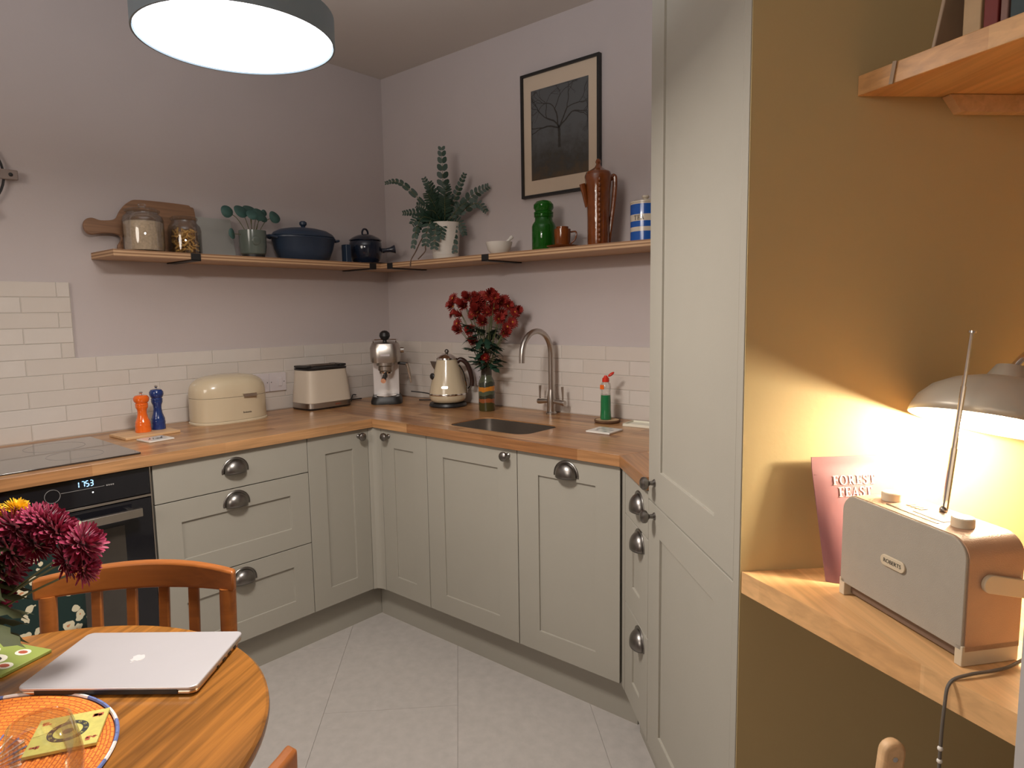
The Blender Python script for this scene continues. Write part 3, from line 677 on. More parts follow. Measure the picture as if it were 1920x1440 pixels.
# pilea
pl = thing('potted_plant', 'round-leaved plant in a shiny grey-green pot beside the pale board', 'plant', loc=(-.845, -.130, ZS))
obj('saucer', B().lathe([(0.0001, 0), (.046, 0), (.047, .018), (.0435, .018), (.0425, .006), (0.0001, .006)], 30), M['black'], pl)
pot = B().lathe([(0.0001, .0095), (.040, .0095), (.052, .020), (.056, .05), (.057, .118), (.054, .118), (.052, .105), (0.0001, .103)], 36)
obj('pot', pot, M['sagepot'], pl)
obj('pot_disc', B().ball((-.012, -.053, .072), .022, 18, 8, sy=.28), M['sagepot'], pl)
lm = B(); vs = [(0, 0, 0)]; kk = 18
for i in range(kk): a = 2*PI*i/kk; vs.append((.027*math.cos(a), .027*math.sin(a), .003*math.cos(2*a)+.004))
lm.add(vs, [(0, 1+i, 1+(i+1) % kk) for i in range(kk)])
LFm = lm.mesh('leaf'); LFm.materials.append(M['leafb']); LFm.shade_smooth()
for (x, z, y, s_, rx, ry) in ((-.112, .189, 0, .98, 80, 0), (-.045, .196, .01, 1.15, 62, 5), (.0, .205, .02, 1.1, 55, 0), (.02, .186, -.02, 1.1, 70, 15), (.052, .178, 0, .8, 65, 40), (.112, .187, .01, 1.05, 72, 25), (-.018, .180, -.035, .9, 60, -20), (.075, .205, .03, .55, 85, 60), (-.100, .098, -.01, .85, 84, 78)):
    st = B().tube(smoothcurve([(0+.2*x, 0, .10), (x*.6, y*.5, .10+(z-.10)*.75), (x, y, z)], 5), .0014, 5); obj('stem', st, M['stem'], pl)
    o = bpy.data.objects.new('leaf', LFm); COL.objects.link(o); o.parent = pl; o.location = (x, y, z); o.rotation_euler = (R(rx), R(ry), 0); o.scale = (s_, s_*(.6 if ry > 70 else 1), s_); solid(o, .0008)
# dutch oven
do = thing('casserole_dish', 'large oval navy cast casserole with domed lid on the left shelf arm', 'casserole', loc=(-.585, -.118, ZS))
obj('body', B().lathe([(0.0001, 0), (.72, 0), (.80, .01), (.93, .055), (1.0, .098), (1.03, .102), (1.03, .107), (.96, .107), (.93, .095), (.76, .012), (0.0001, .010)], 48, sx=.155, sy=.103), M['navy'], do)
ld = B().lathe([(0.0001, .109), (.99, .109), (1.0, .114), (.93, .127), (.75, .141), (.45, .150), (.12, .152), (0.0001, .152)], 48, sx=.155, sy=.103)
l_ = obj('lid', ld, M['navy'], do)
obj('lid_knob', B().lathe([(0.0001, .150), (.012, .150), (.009, .158), (.012, .164), (.017, .168), (.017, .178), (.010, .184), (0.0001, .185)], 20), M['navy'], l_)
for s_ in (-1, 1): obj('side_handle', B().tube(smoothcurve([(s_*.152, -.03, .098), (s_*.178, -.022, .104), (s_*.182, 0, .105), (s_*.178, .022, .104), (s_*.152, .03, .098)], 5), .006, 8), M['navy'], do)
tag(obj('small_tin', B().prism(rrect(-.015, .015, -.02, .02, .004, 3), 0, .088), M['navy'], bevel=.002, loc=(-.372, -.15, ZS)), 'slim dark upright tin between the two navy casseroles', 'tin')
# small casserole + plate
plate = B().lathe([(0.0001, 0), (.07, 0), (.098, .004), (.099, .006), (.07, .003), (0.0001, .003)], 40)
tag(obj('dark_plate', plate, M['navyg'], loc=(-.235, -.125, ZS)), 'flat dark plate under the small glossy casserole in the corner', 'plate')
sc_ = thing('casserole_pot', 'small round glossy navy pot with lid loop and side handle by the corner', 'casserole', loc=(-.237, -.125, ZS+.0065))
obj('body', B().lathe([(0.0001, 0), (.058, 0), (.068, .012), (.080, .045), (.083, .075), (.080, .100), (.076, .108), (.070, .108), (.074, .08), (.06, .012), (0.0001, .008)], 40), M['navyg'], sc_)
l_ = obj('lid', B().lathe([(0.0001, .1095), (.080, .1095), (.082, .113), (.070, .124), (.040, .139), (.012, .145), (0.0001, .146)], 40), M['navyg'], sc_)
obj('lid_loop', B().tube(smoothcurve([(-.017, 0, .138), (-.017, 0, .155), (-.008, 0, .168), (.008, 0, .168), (.017, 0, .155), (.017, 0, .138)], 5), .005, 8), M['navyg'], l_)
hd = B(); hd.T = Matrix.Translation((.064, -.050, .062)) @ Matrix.Rotation(R(-38), 4, 'Z') @ Matrix.Rotation(R(82), 4, 'Y'); hd.lathe([(.013, 0), (.010, .02), (.012, .04), (.022, .066), (.017, .068), (0.0001, .05)], 20)
obj('handle', hd, M['navyg'], sc_)

# fern in white pot
fx, fy = -.130, -.592
fp_ = thing('potted_fern', 'dark green fern with long arching fronds in a white pot on the shelf', 'plant', loc=(fx, fy, ZS))
obj('saucer', B().lathe([(0.0001, 0), (.058, 0), (.063, .022), (.060, .024), (.056, .006), (0.0001, .005)], 32), M['white'], fp_)
obj('pot', B().lathe([(0.0001, .007), (.059, .007), (.062, .03), (.074, .165), (.075, .170), (.070, .170), (.068, .158), (0.0001, .155)], 36), M['white'], fp_)
def frond(tip, width=.035, n=15, droop=.0, start=(0, 0, .155), bend=.5, face=None):
    a = Vector(start); c = Vector(tip); mid_ = a.lerp(c, .5)+Vector((0, 0, bend*(c-a).length*.3)); mid_.x += (c.x-a.x)*.2*min(bend, 1); mid_.y += (c.y-a.y)*.2*min(bend, 1)
    P = smoothcurve([a, mid_, c], 12); b = B(); b.use(M['stem']); b.tube(P, [.0022*(1-.7*i/len(P)) for i in range(len(P))], 5); b.use(M['leaf'])
    toC = Vector((-.75, -.65, 0)); L_ = len(P)
    for i in range(3, L_, 2):
        u = i/L_; p = P[i]; t = (P[min(i+1, L_-1)]-P[i-1]).normalized(); side = t.cross(toC).normalized(); nrm = side.cross(t)
        wd = width*min(1, (u-.1)*4)*(1-.55*max(0, u-.45)/.55)
        for s_ in (-1, 1):
            d = (side*s_+t*.25+nrm*random.uniform(-.25, .1)).normalized(); h = (P[i]-P[i-1]).length*.86; vs = []
            tip_w = []
            for k_, (f_, g_) in enumerate(((0, .5), (.3, 1), (.75, .95), (1, .45))):
                q = p+d*wd*f_+t*(.15*wd*f_); vs += [tuple(q-t*h*g_), tuple(q+t*h*g_)]
            b.add(vs, [(0, 1, 3, 2), (2, 3, 5, 4), (4, 5, 7, 6)])
    o = obj('frond', b, None, fp_, angle=60); return o
RI = Vector((.648, -.762, 0))       # screen-right direction in plan, used to spread fronds along the wall
def FT(a, z, out=0): return (RI.x*a+(-.08*out), RI.y*a*1.0, z)
def cl(v):                            # keep foliage in front of the wall
    return (min(v[0], .105), v[1], v[2])
for a, z, wd, bd, out in ((.005, .515, .033, .0, .2), (-.255, .355, .016, .9, .3), (-.165, .215, .022, .5, .5), (.245, .330, .028, .5, .2), (.225, .215, .024, 1.1, .5), (.105, .395, .021, .25, .1),
                     (-.075, .375, .024, .3, .3), (-.035, .35, .035, .2, .6), (.04, .34, .038, .2, .5), (-.02, .30, .04, .3, 1.0), (.06, .28, .035, .4, 1.0), (-.085, .105, .02, 1.0, .9), (.035, .045, .036, 1.5, 1.5), (-.005, .06, .036, 1.5, 1.5), (.06, .09, .034, 1.4, 1.4),
                     (.095, .03, .028, 1.5, .9), (-.075, .05, .022, 1.5, 1.3), (.125, .11, .026, 1.2, .6), (-.10, .16, .03, .9, .9), (.0, .22, .04, .8, 1.2), (-.10, .25, .028, .6, .5), (.14, .26, .026, .6, .6)):
    frond(cl(FT(a, z, out)), wd, bend=bd)
obj('trailing_stem', B().tube(smoothcurve([(-.03, .06, .16), (-.07, .085, .10), (-.09, .11, .04), (-.098, .135, .003), (-.1, .140, -.03)], 6), .003, 6), M['dark_wood'], fp_)
obj('trailing_stem', B().tube(smoothcurve([(-.03, .05, .10), (-.06, .07, .07), (-.075, .06, .04), (-.085, .10, .005)], 6), .003, 6), M['dark_wood'], fp_)
# mortar and pestle
mt_ = thing('mortar', 'small white mortar bowl between the fern and the green jar', 'mortar', loc=(-.130, -.930, ZS))
obj('bowl', B().lathe([(0.0001, 0), (.030, 0), (.034, .004), (.050, .022), (.058, .048), (.059, .056), (.055, .056), (.046, .026), (.02, .010), (0.0001, .009)], 36), M['white'], mt_)
ps = B(); ps.T = Matrix.Translation((-.004, 0, .014)) @ Matrix.Rotation(R(-50), 4, Vector((.762, .648, 0))) if False else Matrix.Translation((-.002, .002, .022)) @ Vector((RI.x*.8, RI.y*.8, .75)).to_track_quat('Z', 'Y').to_matrix().to_4x4()
ps.lathe([(0.0001, 0), (.010, .004), (.011, .015), (.006, .03), (.006, .06), (.009, .078), (.007, .085), (0.0001, .087)], 14)
tag(obj('pestle', ps, M['white'], loc=(-.130, -.930, ZS)), 'white pestle resting in the small mortar bowl', 'pestle')
# green glass jar
gj = thing('green_jar', 'tall green glass jar with ball stopper under the framed picture', 'jar', loc=(-.125, -1.175, ZS))
obj('body', B().lathe([(0.0001, 0), (.046, 0), (.050, .008), (.050, .100), (.046, .112), (.038, .122), (.036, .136), (.040, .140), (.040, .150), (.034, .150), (.033, .12), (.044, .10), (.045, .01), (0.0001, .007)], 36), M['greeng'], gj)
obj('stopper', B().lathe([(0.0001, .1505), (.040, .1515), (.041, .158), (.035, .164), (.042, .176), (.041, .190), (.030, .203), (.012, .208), (0.0001, .208)], 32), M['greeng'], gj)
# cup on saucer
tag(obj('saucer', B().lathe([(0.0001, 0), (.035, 0), (.064, .010), (.067, .013), (.063, .013), (.034, .005), (0.0001, .005)], 36), M['brownglaze'], loc=(-.145, -1.285, ZS)), 'brown glazed saucer under the small brown cup', 'saucer')
cu_ = thing('brown_cup', 'small brown glazed cup with handle standing on its saucer', 'cup', loc=(-.145, -1.285, ZS+.0056))
obj('body', B().lathe([(0.0001, 0), (.029, 0), (.031, .004), (.034, .05), (.034, .073), (.031, .073), (.030, .05), (.027, .008), (0.0001, .006)], 30), M['brownglaze'], cu_)
obj('handle', B().tube(smoothcurve([tuple(RI*.032+Vector((0, 0, .062))), tuple(RI*.055+Vector((0, 0, .062))), tuple(RI*.052+Vector((0, 0, .035))), tuple(RI*.032+Vector((0, 0, .014)))], 6), .0035, 8), M['brownglaze'], cu_)
obj('inner_cup', B().lathe([(0.0001, .05), (.024, .052), (.025, .083), (.021, .083), (.02, .058), (0.0001, .056)], 24), M['brownglaze'], cu_)
# coffee pot
kp = thing('coffee_pot', 'tall brown glazed coffee pot with lid, spout and long handle', 'coffee pot', loc=(-.130, -1.447, ZS))
obj('body', B().lathe([(0.0001, 0), (.042, 0), (.043, .01), (.043, .10), (.046, .20), (.053, .265), (.050, .274), (.046, .272), (.04, .19), (.036, .01), (0.0001, .008)], 14), M['brownglaze'], kp)
l_ = obj('lid', B().lathe([(0.0001, .2735), (.049, .2745), (.047, .281), (.030, .290), (.014, .300), (.008, .312), (.011, .320), (.007, .330), (0.0001, .334)], 24), M['brownglaze'], kp)
obj('spout', B().tube([tuple(-RI*.044+Vector((0, 0, .15))), tuple(-RI*.053+Vector((0, 0, .20))), tuple(-RI*.062+Vector((0, 0, .238)))], [.007, .010, .012], 10), M['brownglaze'], kp)
hs = [tuple(RI*a+Vector((0, 0, z))) for a, z in ((.046, .255), (.062, .266), (.064, .22), (.055, .13), (.045, .06), (.040, .015))]
obj('handle', B().tube(smoothcurve(hs, 6), .0095, 10), M['brownglaze'], kp)
rl = B()
for i in range(13):
    z = .02+i*.019; p = Vector((-.80, -.6, 0))*(.0445+.006*max(0, (z-.12)/.14))
    rl.ball((p.x, p.y, z), .0095, 10, 6, sx=.55, sy=.75)
obj('relief_medallions', rl, M['brownglaze'], kp)
# tea canister
tcx, tcy = -.125, -1.650
tn = thing('tea_canister', 'blue and cream striped canister lettered TEA beside the tall cabinet', 'canister', loc=(tcx, tcy, ZS))
bands = [(0, .037, 'bluepaint'), (.037, .053, 'creamw'), (.053, .074, 'bluepaint'), (.074, .098, 'creamw'), (.098, .135, 'bluepaint'), (.135, .140, 'creamw')]
cb_ = B()
for z0, z1, m_ in bands: cb_.use(M[m_]).lathe([(.0555, z0), (.0555, z1)], 40) if False else cb_.use(M[m_]).add(*(lambda n: ([(.0555*math.cos(2*PI*i/n), .0555*math.sin(2*PI*i/n), z) for z in (z0, z1) for i in range(n)], [(i, (i+1) % n, n+(i+1) % n, n+i) for i in range(n)]))(40))
cb_.use(M['creamw']).lathe([(0.0001, 0), (.0555, 0)], 40); cb_.lathe([(.0555, .140), (.050, .140), (.048, .01), (0.0001, .01)], 40)
obj('body', cb_, None, tn)
obj('lid', B().lathe([(0.0001, .1405), (.057, .1405), (.057, .146), (.046, .150), (.010, .152), (.008, .158), (.014, .164), (.012, .170), (0.0001, .172)], 36), M['creamw'], tn)
for i, ch in enumerate('TEA'):
    ang = math.atan2(-1.25, -2.24)-R(40)+R(14)*i
    mx = Matrix.Translation((.0557*math.cos(ang), .0557*math.sin(ang), .086)) @ Matrix.Rotation(ang+PI/2, 4, 'Z') @ FRONT
    serif('lettering', ch, .0165, M['dark'], tn, mx, ext=.0004)

# framed picture on the back wall
pc = thing('framed_picture', 'black framed woodland print with a wide cream mount on the back wall', 'picture', at(F_M, .972, -.001, 1.853)); PW, PH = .408, .524
fr = B(); t_ = .011
for x0, x1, z0, z1 in ((0, PW, 0, t_), (0, PW, PH-t_, PH), (0, t_, t_, PH-t_), (PW-t_, PW, t_, PH-t_)): fr.box(x0, x1, -.020, 0, z0, z1)
obj('frame', fr, M['black'], pc)
obj('mount', B().box(t_, PW-t_, -.010, -.004, t_, PH-t_), M['pmount'], pc)
pr = obj('print', B().box(0, .298, -.0015, 0, 0, .378), M['print'], pc, loc=(.053, -.0102, .072))
tr = B()
def branch(x, z, a, l, w_, d_):
    if d_ == 0 or l < .012: return
    pts = [(x, z)]; ca = a
    for i in range(4): ca += random.uniform(-.35, .35); x += math.cos(ca)*l/4; z += math.sin(ca)*l/4; x = min(max(x, .004), .294); z = min(max(z, .004), .374); pts.append((x, z))
    for (a0, b0), (a1, b1) in zip(pts[:-1], pts[1:]):
        dx, dz = a1-a0, b1-b0; L_ = math.hypot(dx, dz)+1e-6; nx_, nz_ = -dz/L_*w_/2, dx/L_*w_/2
        tr.add([(a0+nx_, -.0018, b0+nz_), (a0-nx_, -.0018, b0-nz_), (a1-nx_*.8, -.0018, b1-nz_*.8), (a1+nx_*.8, -.0018, b1+nz_*.8)], [(0, 1, 2, 3)])
    for k_ in range(random.choice((2, 3))): branch(x, z, ca+random.uniform(-.8, .8), l*.72, w_*.62, d_-1)
for a_ in (2.3, 1.75, 1.1, .7, 2.8): branch(.150, .20, a_, .085, .007, 5)
branch(.152, .12, 1.6, .09, .014, 1)
obj('tree_drawing', tr, mat('print_dark_brown', (.034, .030, .026), .5, noise=.1), pr)

# wall clock at far left
ck = thing('wall_ornament', 'round dark metal wall ornament with small studded plates at the left frame edge', 'wall ornament', at(F_L, -1.825, -.012, 1.858))
cbm = B(); cbm.T = YUP; pts = [(.132*math.cos(2*PI*i/48), .135*math.sin(2*PI*i/48), .004) for i in range(49)]; cbm.tube(pts, .004, 6)
obj('ring', cbm, M['blackm'], ck)
for i in range(6):
    a = 2*PI*i/6; b = B(); b.box(-.035, .022, -.012, 0, -.017, .017)
    o = obj('plate', b, mat('clock_plate', (.27, .215, .19), .6, noise=.1) if i == 0 else bpy.data.materials['clock_plate'], ck, bevel=.003, loc=(.150*math.cos(a), -.004, .150*math.sin(a)), rot=(0, -a, 0))
    obj('stud', B().ball((0, -.012, 0), .007, 12, 6, sy=.4), M['blackm'], o)
obj('hub', B().tube([(0, 0, 0), (0, -.02, 0)], .012, 16), M['blackm'], ck)

# ------------------------------------------------------------------ counter items
ZW = .9105
tag(obj('wooden_trivet', B().box(-.1, .1, -.072, .072, 0, .010), M['pale_wood'], bevel=.002, loc=(-1.366, -.200, ZW), rot=(0, 0, R(3))), 'pale square wooden board under the pepper mills', 'trivet')
def mill(label, x, y, r, h, m):
    t = thing('pepper_mill', label, 'pepper mill', loc=(x, y, ZW+.0105)); s = h
    obj('body', B().lathe([(0.0001, 0), (r, 0), (r, .09*s), (r*.96, .12*s), (r*1.0, .15*s), (r*.97, .19*s), (r*.93, .21*s), (r*.96, .235*s), (r*.90, .26*s), (r*.68, .36*s), (r*.58, .47*s), (r*.62, .55*s), (r*.76, .60*s), (r*.80, .63*s), (r*.78, .66*s), (0.0001, .66*s)], 32), m, t)
    obj('head', B().lathe([(0.0001, .664*s), (r*.80, .664*s), (r*.82, .69*s), (r*.72, .71*s), (r*.85, .735*s), (r*1.0, .79*s), (r*.98, .85*s), (r*.75, .90*s), (r*.4, .915*s), (0.0001, .915*s)], 32), m, t)
    obj('finial', B().lathe([(0.0001, .915*s), (.004, .915*s), (.0035, .94*s), (.0065, .96*s), (.006, .99*s), (0.0001, s)], 14), M['chrome'], t)
mill('short glossy orange pepper mill standing on the pale wooden board', -1.368, -.190, .0275, .155, M['orange'])
mill('taller dark blue pepper mill behind the orange one', -1.305, -.172, .0255, .172, M['blue'])
co = thing('coaster', 'white square coaster with dark sketch in front of the pepper mills', 'coaster', loc=(-1.388, -.350, ZW), rz=R(6))
obj('tile', B().box(-.046, .046, -.046, .046, 0, .006), M['white'], co, bevel=.0015)
sk_ = B(); 
for i in range(7): sk_.tube([(-.03+.008*i, -.01+.004*math.sin(i*2), .0063), (-.022+.009*i, .02*math.sin(i*1.3), .0063)], .0012, 4)
obj('sketch', sk_, M['dark'], co)
# bread bin
bb = thing('bread_bin', 'rounded cream enamel bread bin with a thin lid handle', 'bread bin', loc=(-.998, -.128, ZW), rz=R(1))
def stad(a, b_, z, n=48, p=2.6):
    return [(a*abs(math.cos(t))**(2/p)*math.copysign(1, math.cos(t)), b_*abs(math.sin(t))**(2/p)*math.copysign(1, math.sin(t)), z) for t in (2*PI*i/n for i in range(n))]
def loft(rings, cap=True):
    k = len(rings[0]); vs = [p for r in rings for p in r]; fs = []
    for a in range(len(rings)-1):
        for i in range(k): fs.append((a*k+i, a*k+(i+1) % k, (a+1)*k+(i+1) % k, (a+1)*k+i))
    if cap: fs += [list(range(k))[::-1], [(len(rings)-1)*k+i for i in range(k)]]
    return vs, fs
A_, B_ = .157, .100
obj('base_tray', B().add(*loft([stad(A_+.004, B_+.004, 0), stad(A_+.004, B_+.004, .006), stad(A_, B_, .010)])), M['cream'], bb)
obj('body', B().add(*loft([stad(A_, B_, .0105), stad(A_, B_, .108)])), M['cream'], bb, bevel=.001)
rg = []
for i in range(13):
    u = i/12*.985; s_ = (1-u**3.0)**(1/3.0); rg.append(stad(A_*(.998-.0)*(s_*.62+.38*s_), B_*.998*s_, .1095+.092*u))
lidb = obj('lid', B().add(*loft(rg)), M['cream'], bb, angle=60)
hb_ = B(); hb_.box(.014, .072, -.110, -.094, .114, .119); hb_.box(.014, .072, -.110, -.108, .105, .119)
obj('handle', hb_, M['steel'], lidb, bevel=.0008)
text('lettering', 'Brabantia', .010, M['dark'], bb, Matrix.Translation((.030, -.1005, .040)) @ FRONT, ext=.0003)
# toaster
to = thing('toaster', 'cream two-slot toaster with steel base band and black top', 'toaster', loc=(-.527, -.118, ZW), rz=R(1.5))
obj('feet_base', B().add(*loft([stad(.120, .082, 0, p=6), stad(.124, .086, .008, p=6)])), M['black'], to)
obj('steel_band', B().add(*loft([stad(.124, .086, .0085, p=6), stad(.123, .085, .032, p=6)])), M['steel'], to)
obj('body', B().add(*loft([stad(.124, .086, .0325, p=6), stad(.118, .080, .10, p=6), stad(.110, .072, .185, p=6)])), M['creamt'], to, bevel=.001)
tb = B().add(*loft([stad(.111, .073, .1855, p=6), stad(.113, .075, .192, p=6), stad(.106, .068, .197, p=6)])); tp = obj('top_frame', tb, M['black'], to)
sl = B(); sl.box(-.085, .085, -.034, -.010, .1972, .1985); sl.box(-.085, .085, .010, .034, .1972, .1985); obj('slot', sl, M['dark'], tp)
rk = B()
for y in (-.040, -.004, .004, .040): rk.tube([(-.085, y, .199), (-.08, y, .205), (.08, y, .205), (.085, y, .199)], .002, 6)
obj('warming_rail', rk, M['steel'], tp)
for s_ in (-1, 1): obj('top_grip', B().prism(rrect(s_*.098-.018, s_*.098+.018, -.05, .05, .008, 3), .1975, .207), M['black'], to, bevel=.002)
obj('lever', B().box(.118, .138, -.012, .012, .13, .142), M['black'], to, bevel=.002)
text('lettering', 'BOSCH', .010, M['stickred'], to, Matrix.Translation((.03, -.0866, .019)) @ FRONT, ext=.0003)
# espresso machine (front faces the room diagonally)
CF = Matrix.Translation((-.215, -.225, ZW)) @ Matrix.Rotation(R(-40), 4, 'Z')
em = thing('espresso_machine', 'slim steel espresso machine standing in the corner', 'coffee machine', CF)
obj('drip_base', B().add(*loft([stad(.078, .125, 0, p=5), stad(.078, .125, .012, p=5), stad(.068, .115, .036, p=5)])), M['black'], em)
obj('rear_body', B().box(-.064, .064, -.018, .105, .0365, .205), mat('polished_panel', (.78, .74, .72), .35, .4, noise=.03), em, bevel=.002)
obj('drip_grille', B().lathe([(0.0001, .0365), (.050, .0365), (.050, .040), (0.0001, .040)], 28, (0, -.062, 0)), M['steel'], em)
hdm = B().add(*loft([stad(.072, .118, .2055, p=4), stad(.075, .120, .225, p=4), stad(.075, .120, .275, p=4), stad(.066, .112, .298, p=4), stad(.050, .098, .303, p=4)])); hd_ = obj('head', hdm, M['steel'], em)
obj('group_head', B().lathe([(0.0001, .158), (.030, .158), (.037, .166), (.037, .185), (.046, .190), (.046, .205), (0.0001, .205)], 32, (0, -.068, 0)), M['steel'], em)
pfm = B(); pfm.lathe([(0.0001, .128), (.009, .128), (.012, .142), (.031, .150), (.033, .158), (0.0001, .158)], 28, (0, -.068, 0)); pf = obj('portafilter', pfm, M['chrome'], em)
ph = B(); ph.tube([(0, -.10, .152), (-.004, -.13, .142), (-.010, -.19, .125)], [.007, .010, .0125], 14); obj('portafilter_handle', ph, M['black'], pf)
obj('handle_cap', B().tube([(-.0102, -.190, .1248), (-.0106, -.194, .1238)], .0122, 14), mat('copper_cap', (.75, .40, .25), .3, 1, noise=.05), pf)
obj('tamper_knob', B().lathe([(0.0001, .300), (.012, .300), (.009, .312), (.020, .320), (.027, .334), (.024, .350), (.012, .360), (0.0001, .362)], 24, (0, -.04, 0)), M['black'], em)
obj('steam_dial', B().tube([(.074, -.02, .262), (.092, -.02, .262)], .014, 18), M['chrome'], em)
obj('steam_wand_joint', B().tube(smoothcurve([(.06, -.05, .198), (.095, -.055, .195), (.112, -.06, .188)], 5), .007, 10), M['black'], em)
obj('steam_wand', B().tube([(.106, -.06, .196), (.114, -.062, .160), (.124, -.066, .098)], [.012, .009, .006], 12), M['chrome'], em)
obj('cup_rails', B().tube(smoothcurve([(-.055, -.09, .304), (-.055, -.09, .312), (-.055, .06, .312), (.055, .06, .312), (.055, -.09, .312), (.055, -.09, .304)], 3), .003, 6), M['chrome'], em)
obj('badge', B().add([(-.022, -.1212, .238), (.022, -.1212, .238), (.022, -.1212, .248), (-.022, -.1212, .248)], [(0, 1, 2, 3)]), M['whitep'], em)
# kettle
kt = thing('kettle', 'cream cone-shaped electric kettle with chrome lid and dark handle', 'kettle', loc=(-.150, -.603, ZW))
obj('power_base', B().lathe([(0.0001, 0), (.088, 0), (.090, .006), (.086, .017), (0.0001, .017)], 36), M['black'], kt)
bd_ = B().lathe([(0.0001, .019), (.066, .019), (.079, .026), (.087, .040), (.0875, .055)], 40); bd_.lathe([(.0873, .0635), (.082, .095), (.069, .145), (.057, .19), (.049, .223), (0.0001, .2235)], 40)
obj('body', bd_, M['cream'], kt); obj('chrome_band', B().lathe([(.0877, .055), (.0885, .057), (.0885, .062), (.0877, .064)], 40), M['chrome'], kt)
kl = obj('lid', B().lathe([(0.0001, .224), (.050, .224), (.049, .231), (.036, .241), (.020, .250), (.008, .252), (0.0001, .252)], 36), M['chrome'], kt)
obj('lid_knob', B().ball((0, 0, .262), .0105, 16, 10), M['gun'], kl)
obj('spout', B().add(*loft([[tuple(-RI*a+Vector((0, 0, z))+Vector((-RI.y, RI.x, 0))*w_) for a, w_, z in ((.035, -.020, z0), (d_, -.006, z0+.004), (d_, .006, z0+.004), (.035, .020, z0))] for z0, d_ in ((.170, .060), (.190, .072), (.212, .080))])), M['gun'], kt)
obj('handle', B().tube(smoothcurve([tuple(RI*a+Vector((0, 0, z))) for a, z in ((.042, .205), (.065, .222), (.092, .205), (.110, .165), (.118, .120), (.116, .095))], 6), [.0115]*31, 12), mat('dark_brown_handle', (.035, .014, .010), .3, noise=.1), kt)
obj('handle_inset', B().tube(smoothcurve([tuple(RI*a+Vector((0, 0, z))) for a, z in ((.055, .195), (.075, .16), (.088, .10), (.091, .062))], 6), .006, 10), M['chrome'], kt)
obj('gauge_button', B().ball((-.0715*.9+.0, .035, .145), .016, 14, 8, sx=.5), M['black'], kt)
pm = Vector((-.80, -.60, 0))*.0772
kb = B(); kb.T = Matrix.Translation((pm.x, pm.y, .095)) @ Matrix.Rotation(math.atan2(-.6, -.8)+PI/2, 4, 'Z') @ Matrix.Rotation(R(-15), 4, 'X') @ YUP
obj('badge', kb.prism(rrect(-.016, .016, -.006, .006, .0055, 4), 0, .008), M['steel'], kt)
# cables on the worktop
def cable(pts, label, r=.003): return tag(obj('power_cable', B().tube(smoothcurve(pts, 8), r, 8), M['black']), label, 'cable')
cable([(-.398, -.13, .922), (-.37, -.10, .915), (-.34, -.09, .915), (-.31, -.06, .930), (-.285, -.035, .938), (-.262, -.03, .935)], 'black cable rising beside the toaster')
cable([(-.385, -.05, .916), (-.34, -.04, .917), (-.28, -.035, .915), (-.235, -.04, .914)], 'black cable lying flat behind the toaster')
cable([(-.105, -.285, .955), (-.06, -.36, .945), (-.045, -.43, .926), (-.04, -.475, .9185), (-.05, -.51, .914)], 'black cable sloping down between espresso machine and kettle')
cable([(-.10, -.34, .914), (-.07, -.41, .915), (-.06, -.45, .918), (-.05, -.49, .935), (-.045, -.53, .952), (-.04, -.60, .965), (-.017, -.655, 1.02)], 'black cable rising to the socket behind the kettle')
# sockets
def socket(F, x, label, n=1, w=.086):
    t = thing('wall_socket', label, 'socket', at(F, x, -.0112, 1.0))
    for i in range(n):
        o = obj('plate', B().prism(rrect(i*(w+.001), i*(w+.001)+w, 0, .086, .004, 3), 0, .009), M['whitep'], t, bevel=.001); o.matrix_local = YUP
        obj('switch', B().box(i*w+.045, i*w+.065, -.012, -.008, .022, .062), M['whitep'], t, bevel=.001)
        for dx in (.010, .076): obj('screw', B().tube([(i*w+dx, -.009, .043), (i*w+dx, -.0098, .043)], .0022, 10), M['dark'], t)
    return t
socket(F_L, -.828, 'white double wall switch plate between bread bin and toaster', 2)
sk2 = socket(F_M, .618, 'white wall socket behind the kettle and flower vase', 1, .086)
obj('pin_holes', B().box(.020, .024, -.0098, -.0088, .05, .062).box(.012, .018, -.0098, -.0088, .03, .033).box(.028, .034, -.0098, -.0088, .03, .033), M['dark'], sk2)
# flower vase on the counter
VX, VY = -.155, -.862
tag(obj('vase', B().lathe([(0.0001, 0), (.035, 0), (.037, .005), (.037, .125), (.033, .138), (.025, .155), (.024, .190), (.027, .197), (.023, .197), (.020, .16), (.030, .12), (.030, .01), (0.0001, .008)], 36), M['vaseband'], loc=(VX, VY, ZW)), 'slim ceramic vase with olive, orange and rust bands by the sink', 'vase')
def daisymesh(name, r, petal, centre, n=17, layers=2, cup_=.15, cr=.22, pw=.2):
    b = B(); b.use(petal)
    for l in range(layers):
        rr_ = r*(1-.22*l)
        for i in range(n):
            a = 2*PI*(i+.5*l)/n+random.uniform(-.06, .06); L_ = rr_*random.uniform(.85, 1.05); w_ = r*pw; up_ = cup_*r*(1+l*1.2)+random.uniform(-.05, .05)*r
            ca, sa = math.cos(a), math.sin(a)
            def q(u, v, z): return (ca*u-sa*v, sa*u+ca*v, z)
            b.add([q(r*.08, 0, .1*r*l), q(L_*.5, -w_/2, up_*.6), q(L_*.5, w_/2, up_*.6), q(L_*.9, -w_*.35, up_), q(L_*.9, w_*.35, up_), q(L_, 0, up_*1.02), q(L_*.5, 0, up_*.6-.03*r)],
                  [(0, 1, 6), (0, 6, 2), (1, 3, 6), (6, 4, 2), (6, 3, 4) if False else (6, 3, 5), (6, 5, 4)])
    if centre is not None:
        b.use(centre); b.ball((0, 0, .10*r), r*cr, 12, 6, sz=.6)
    me = b.mesh(name); me.shade_smooth(); return me
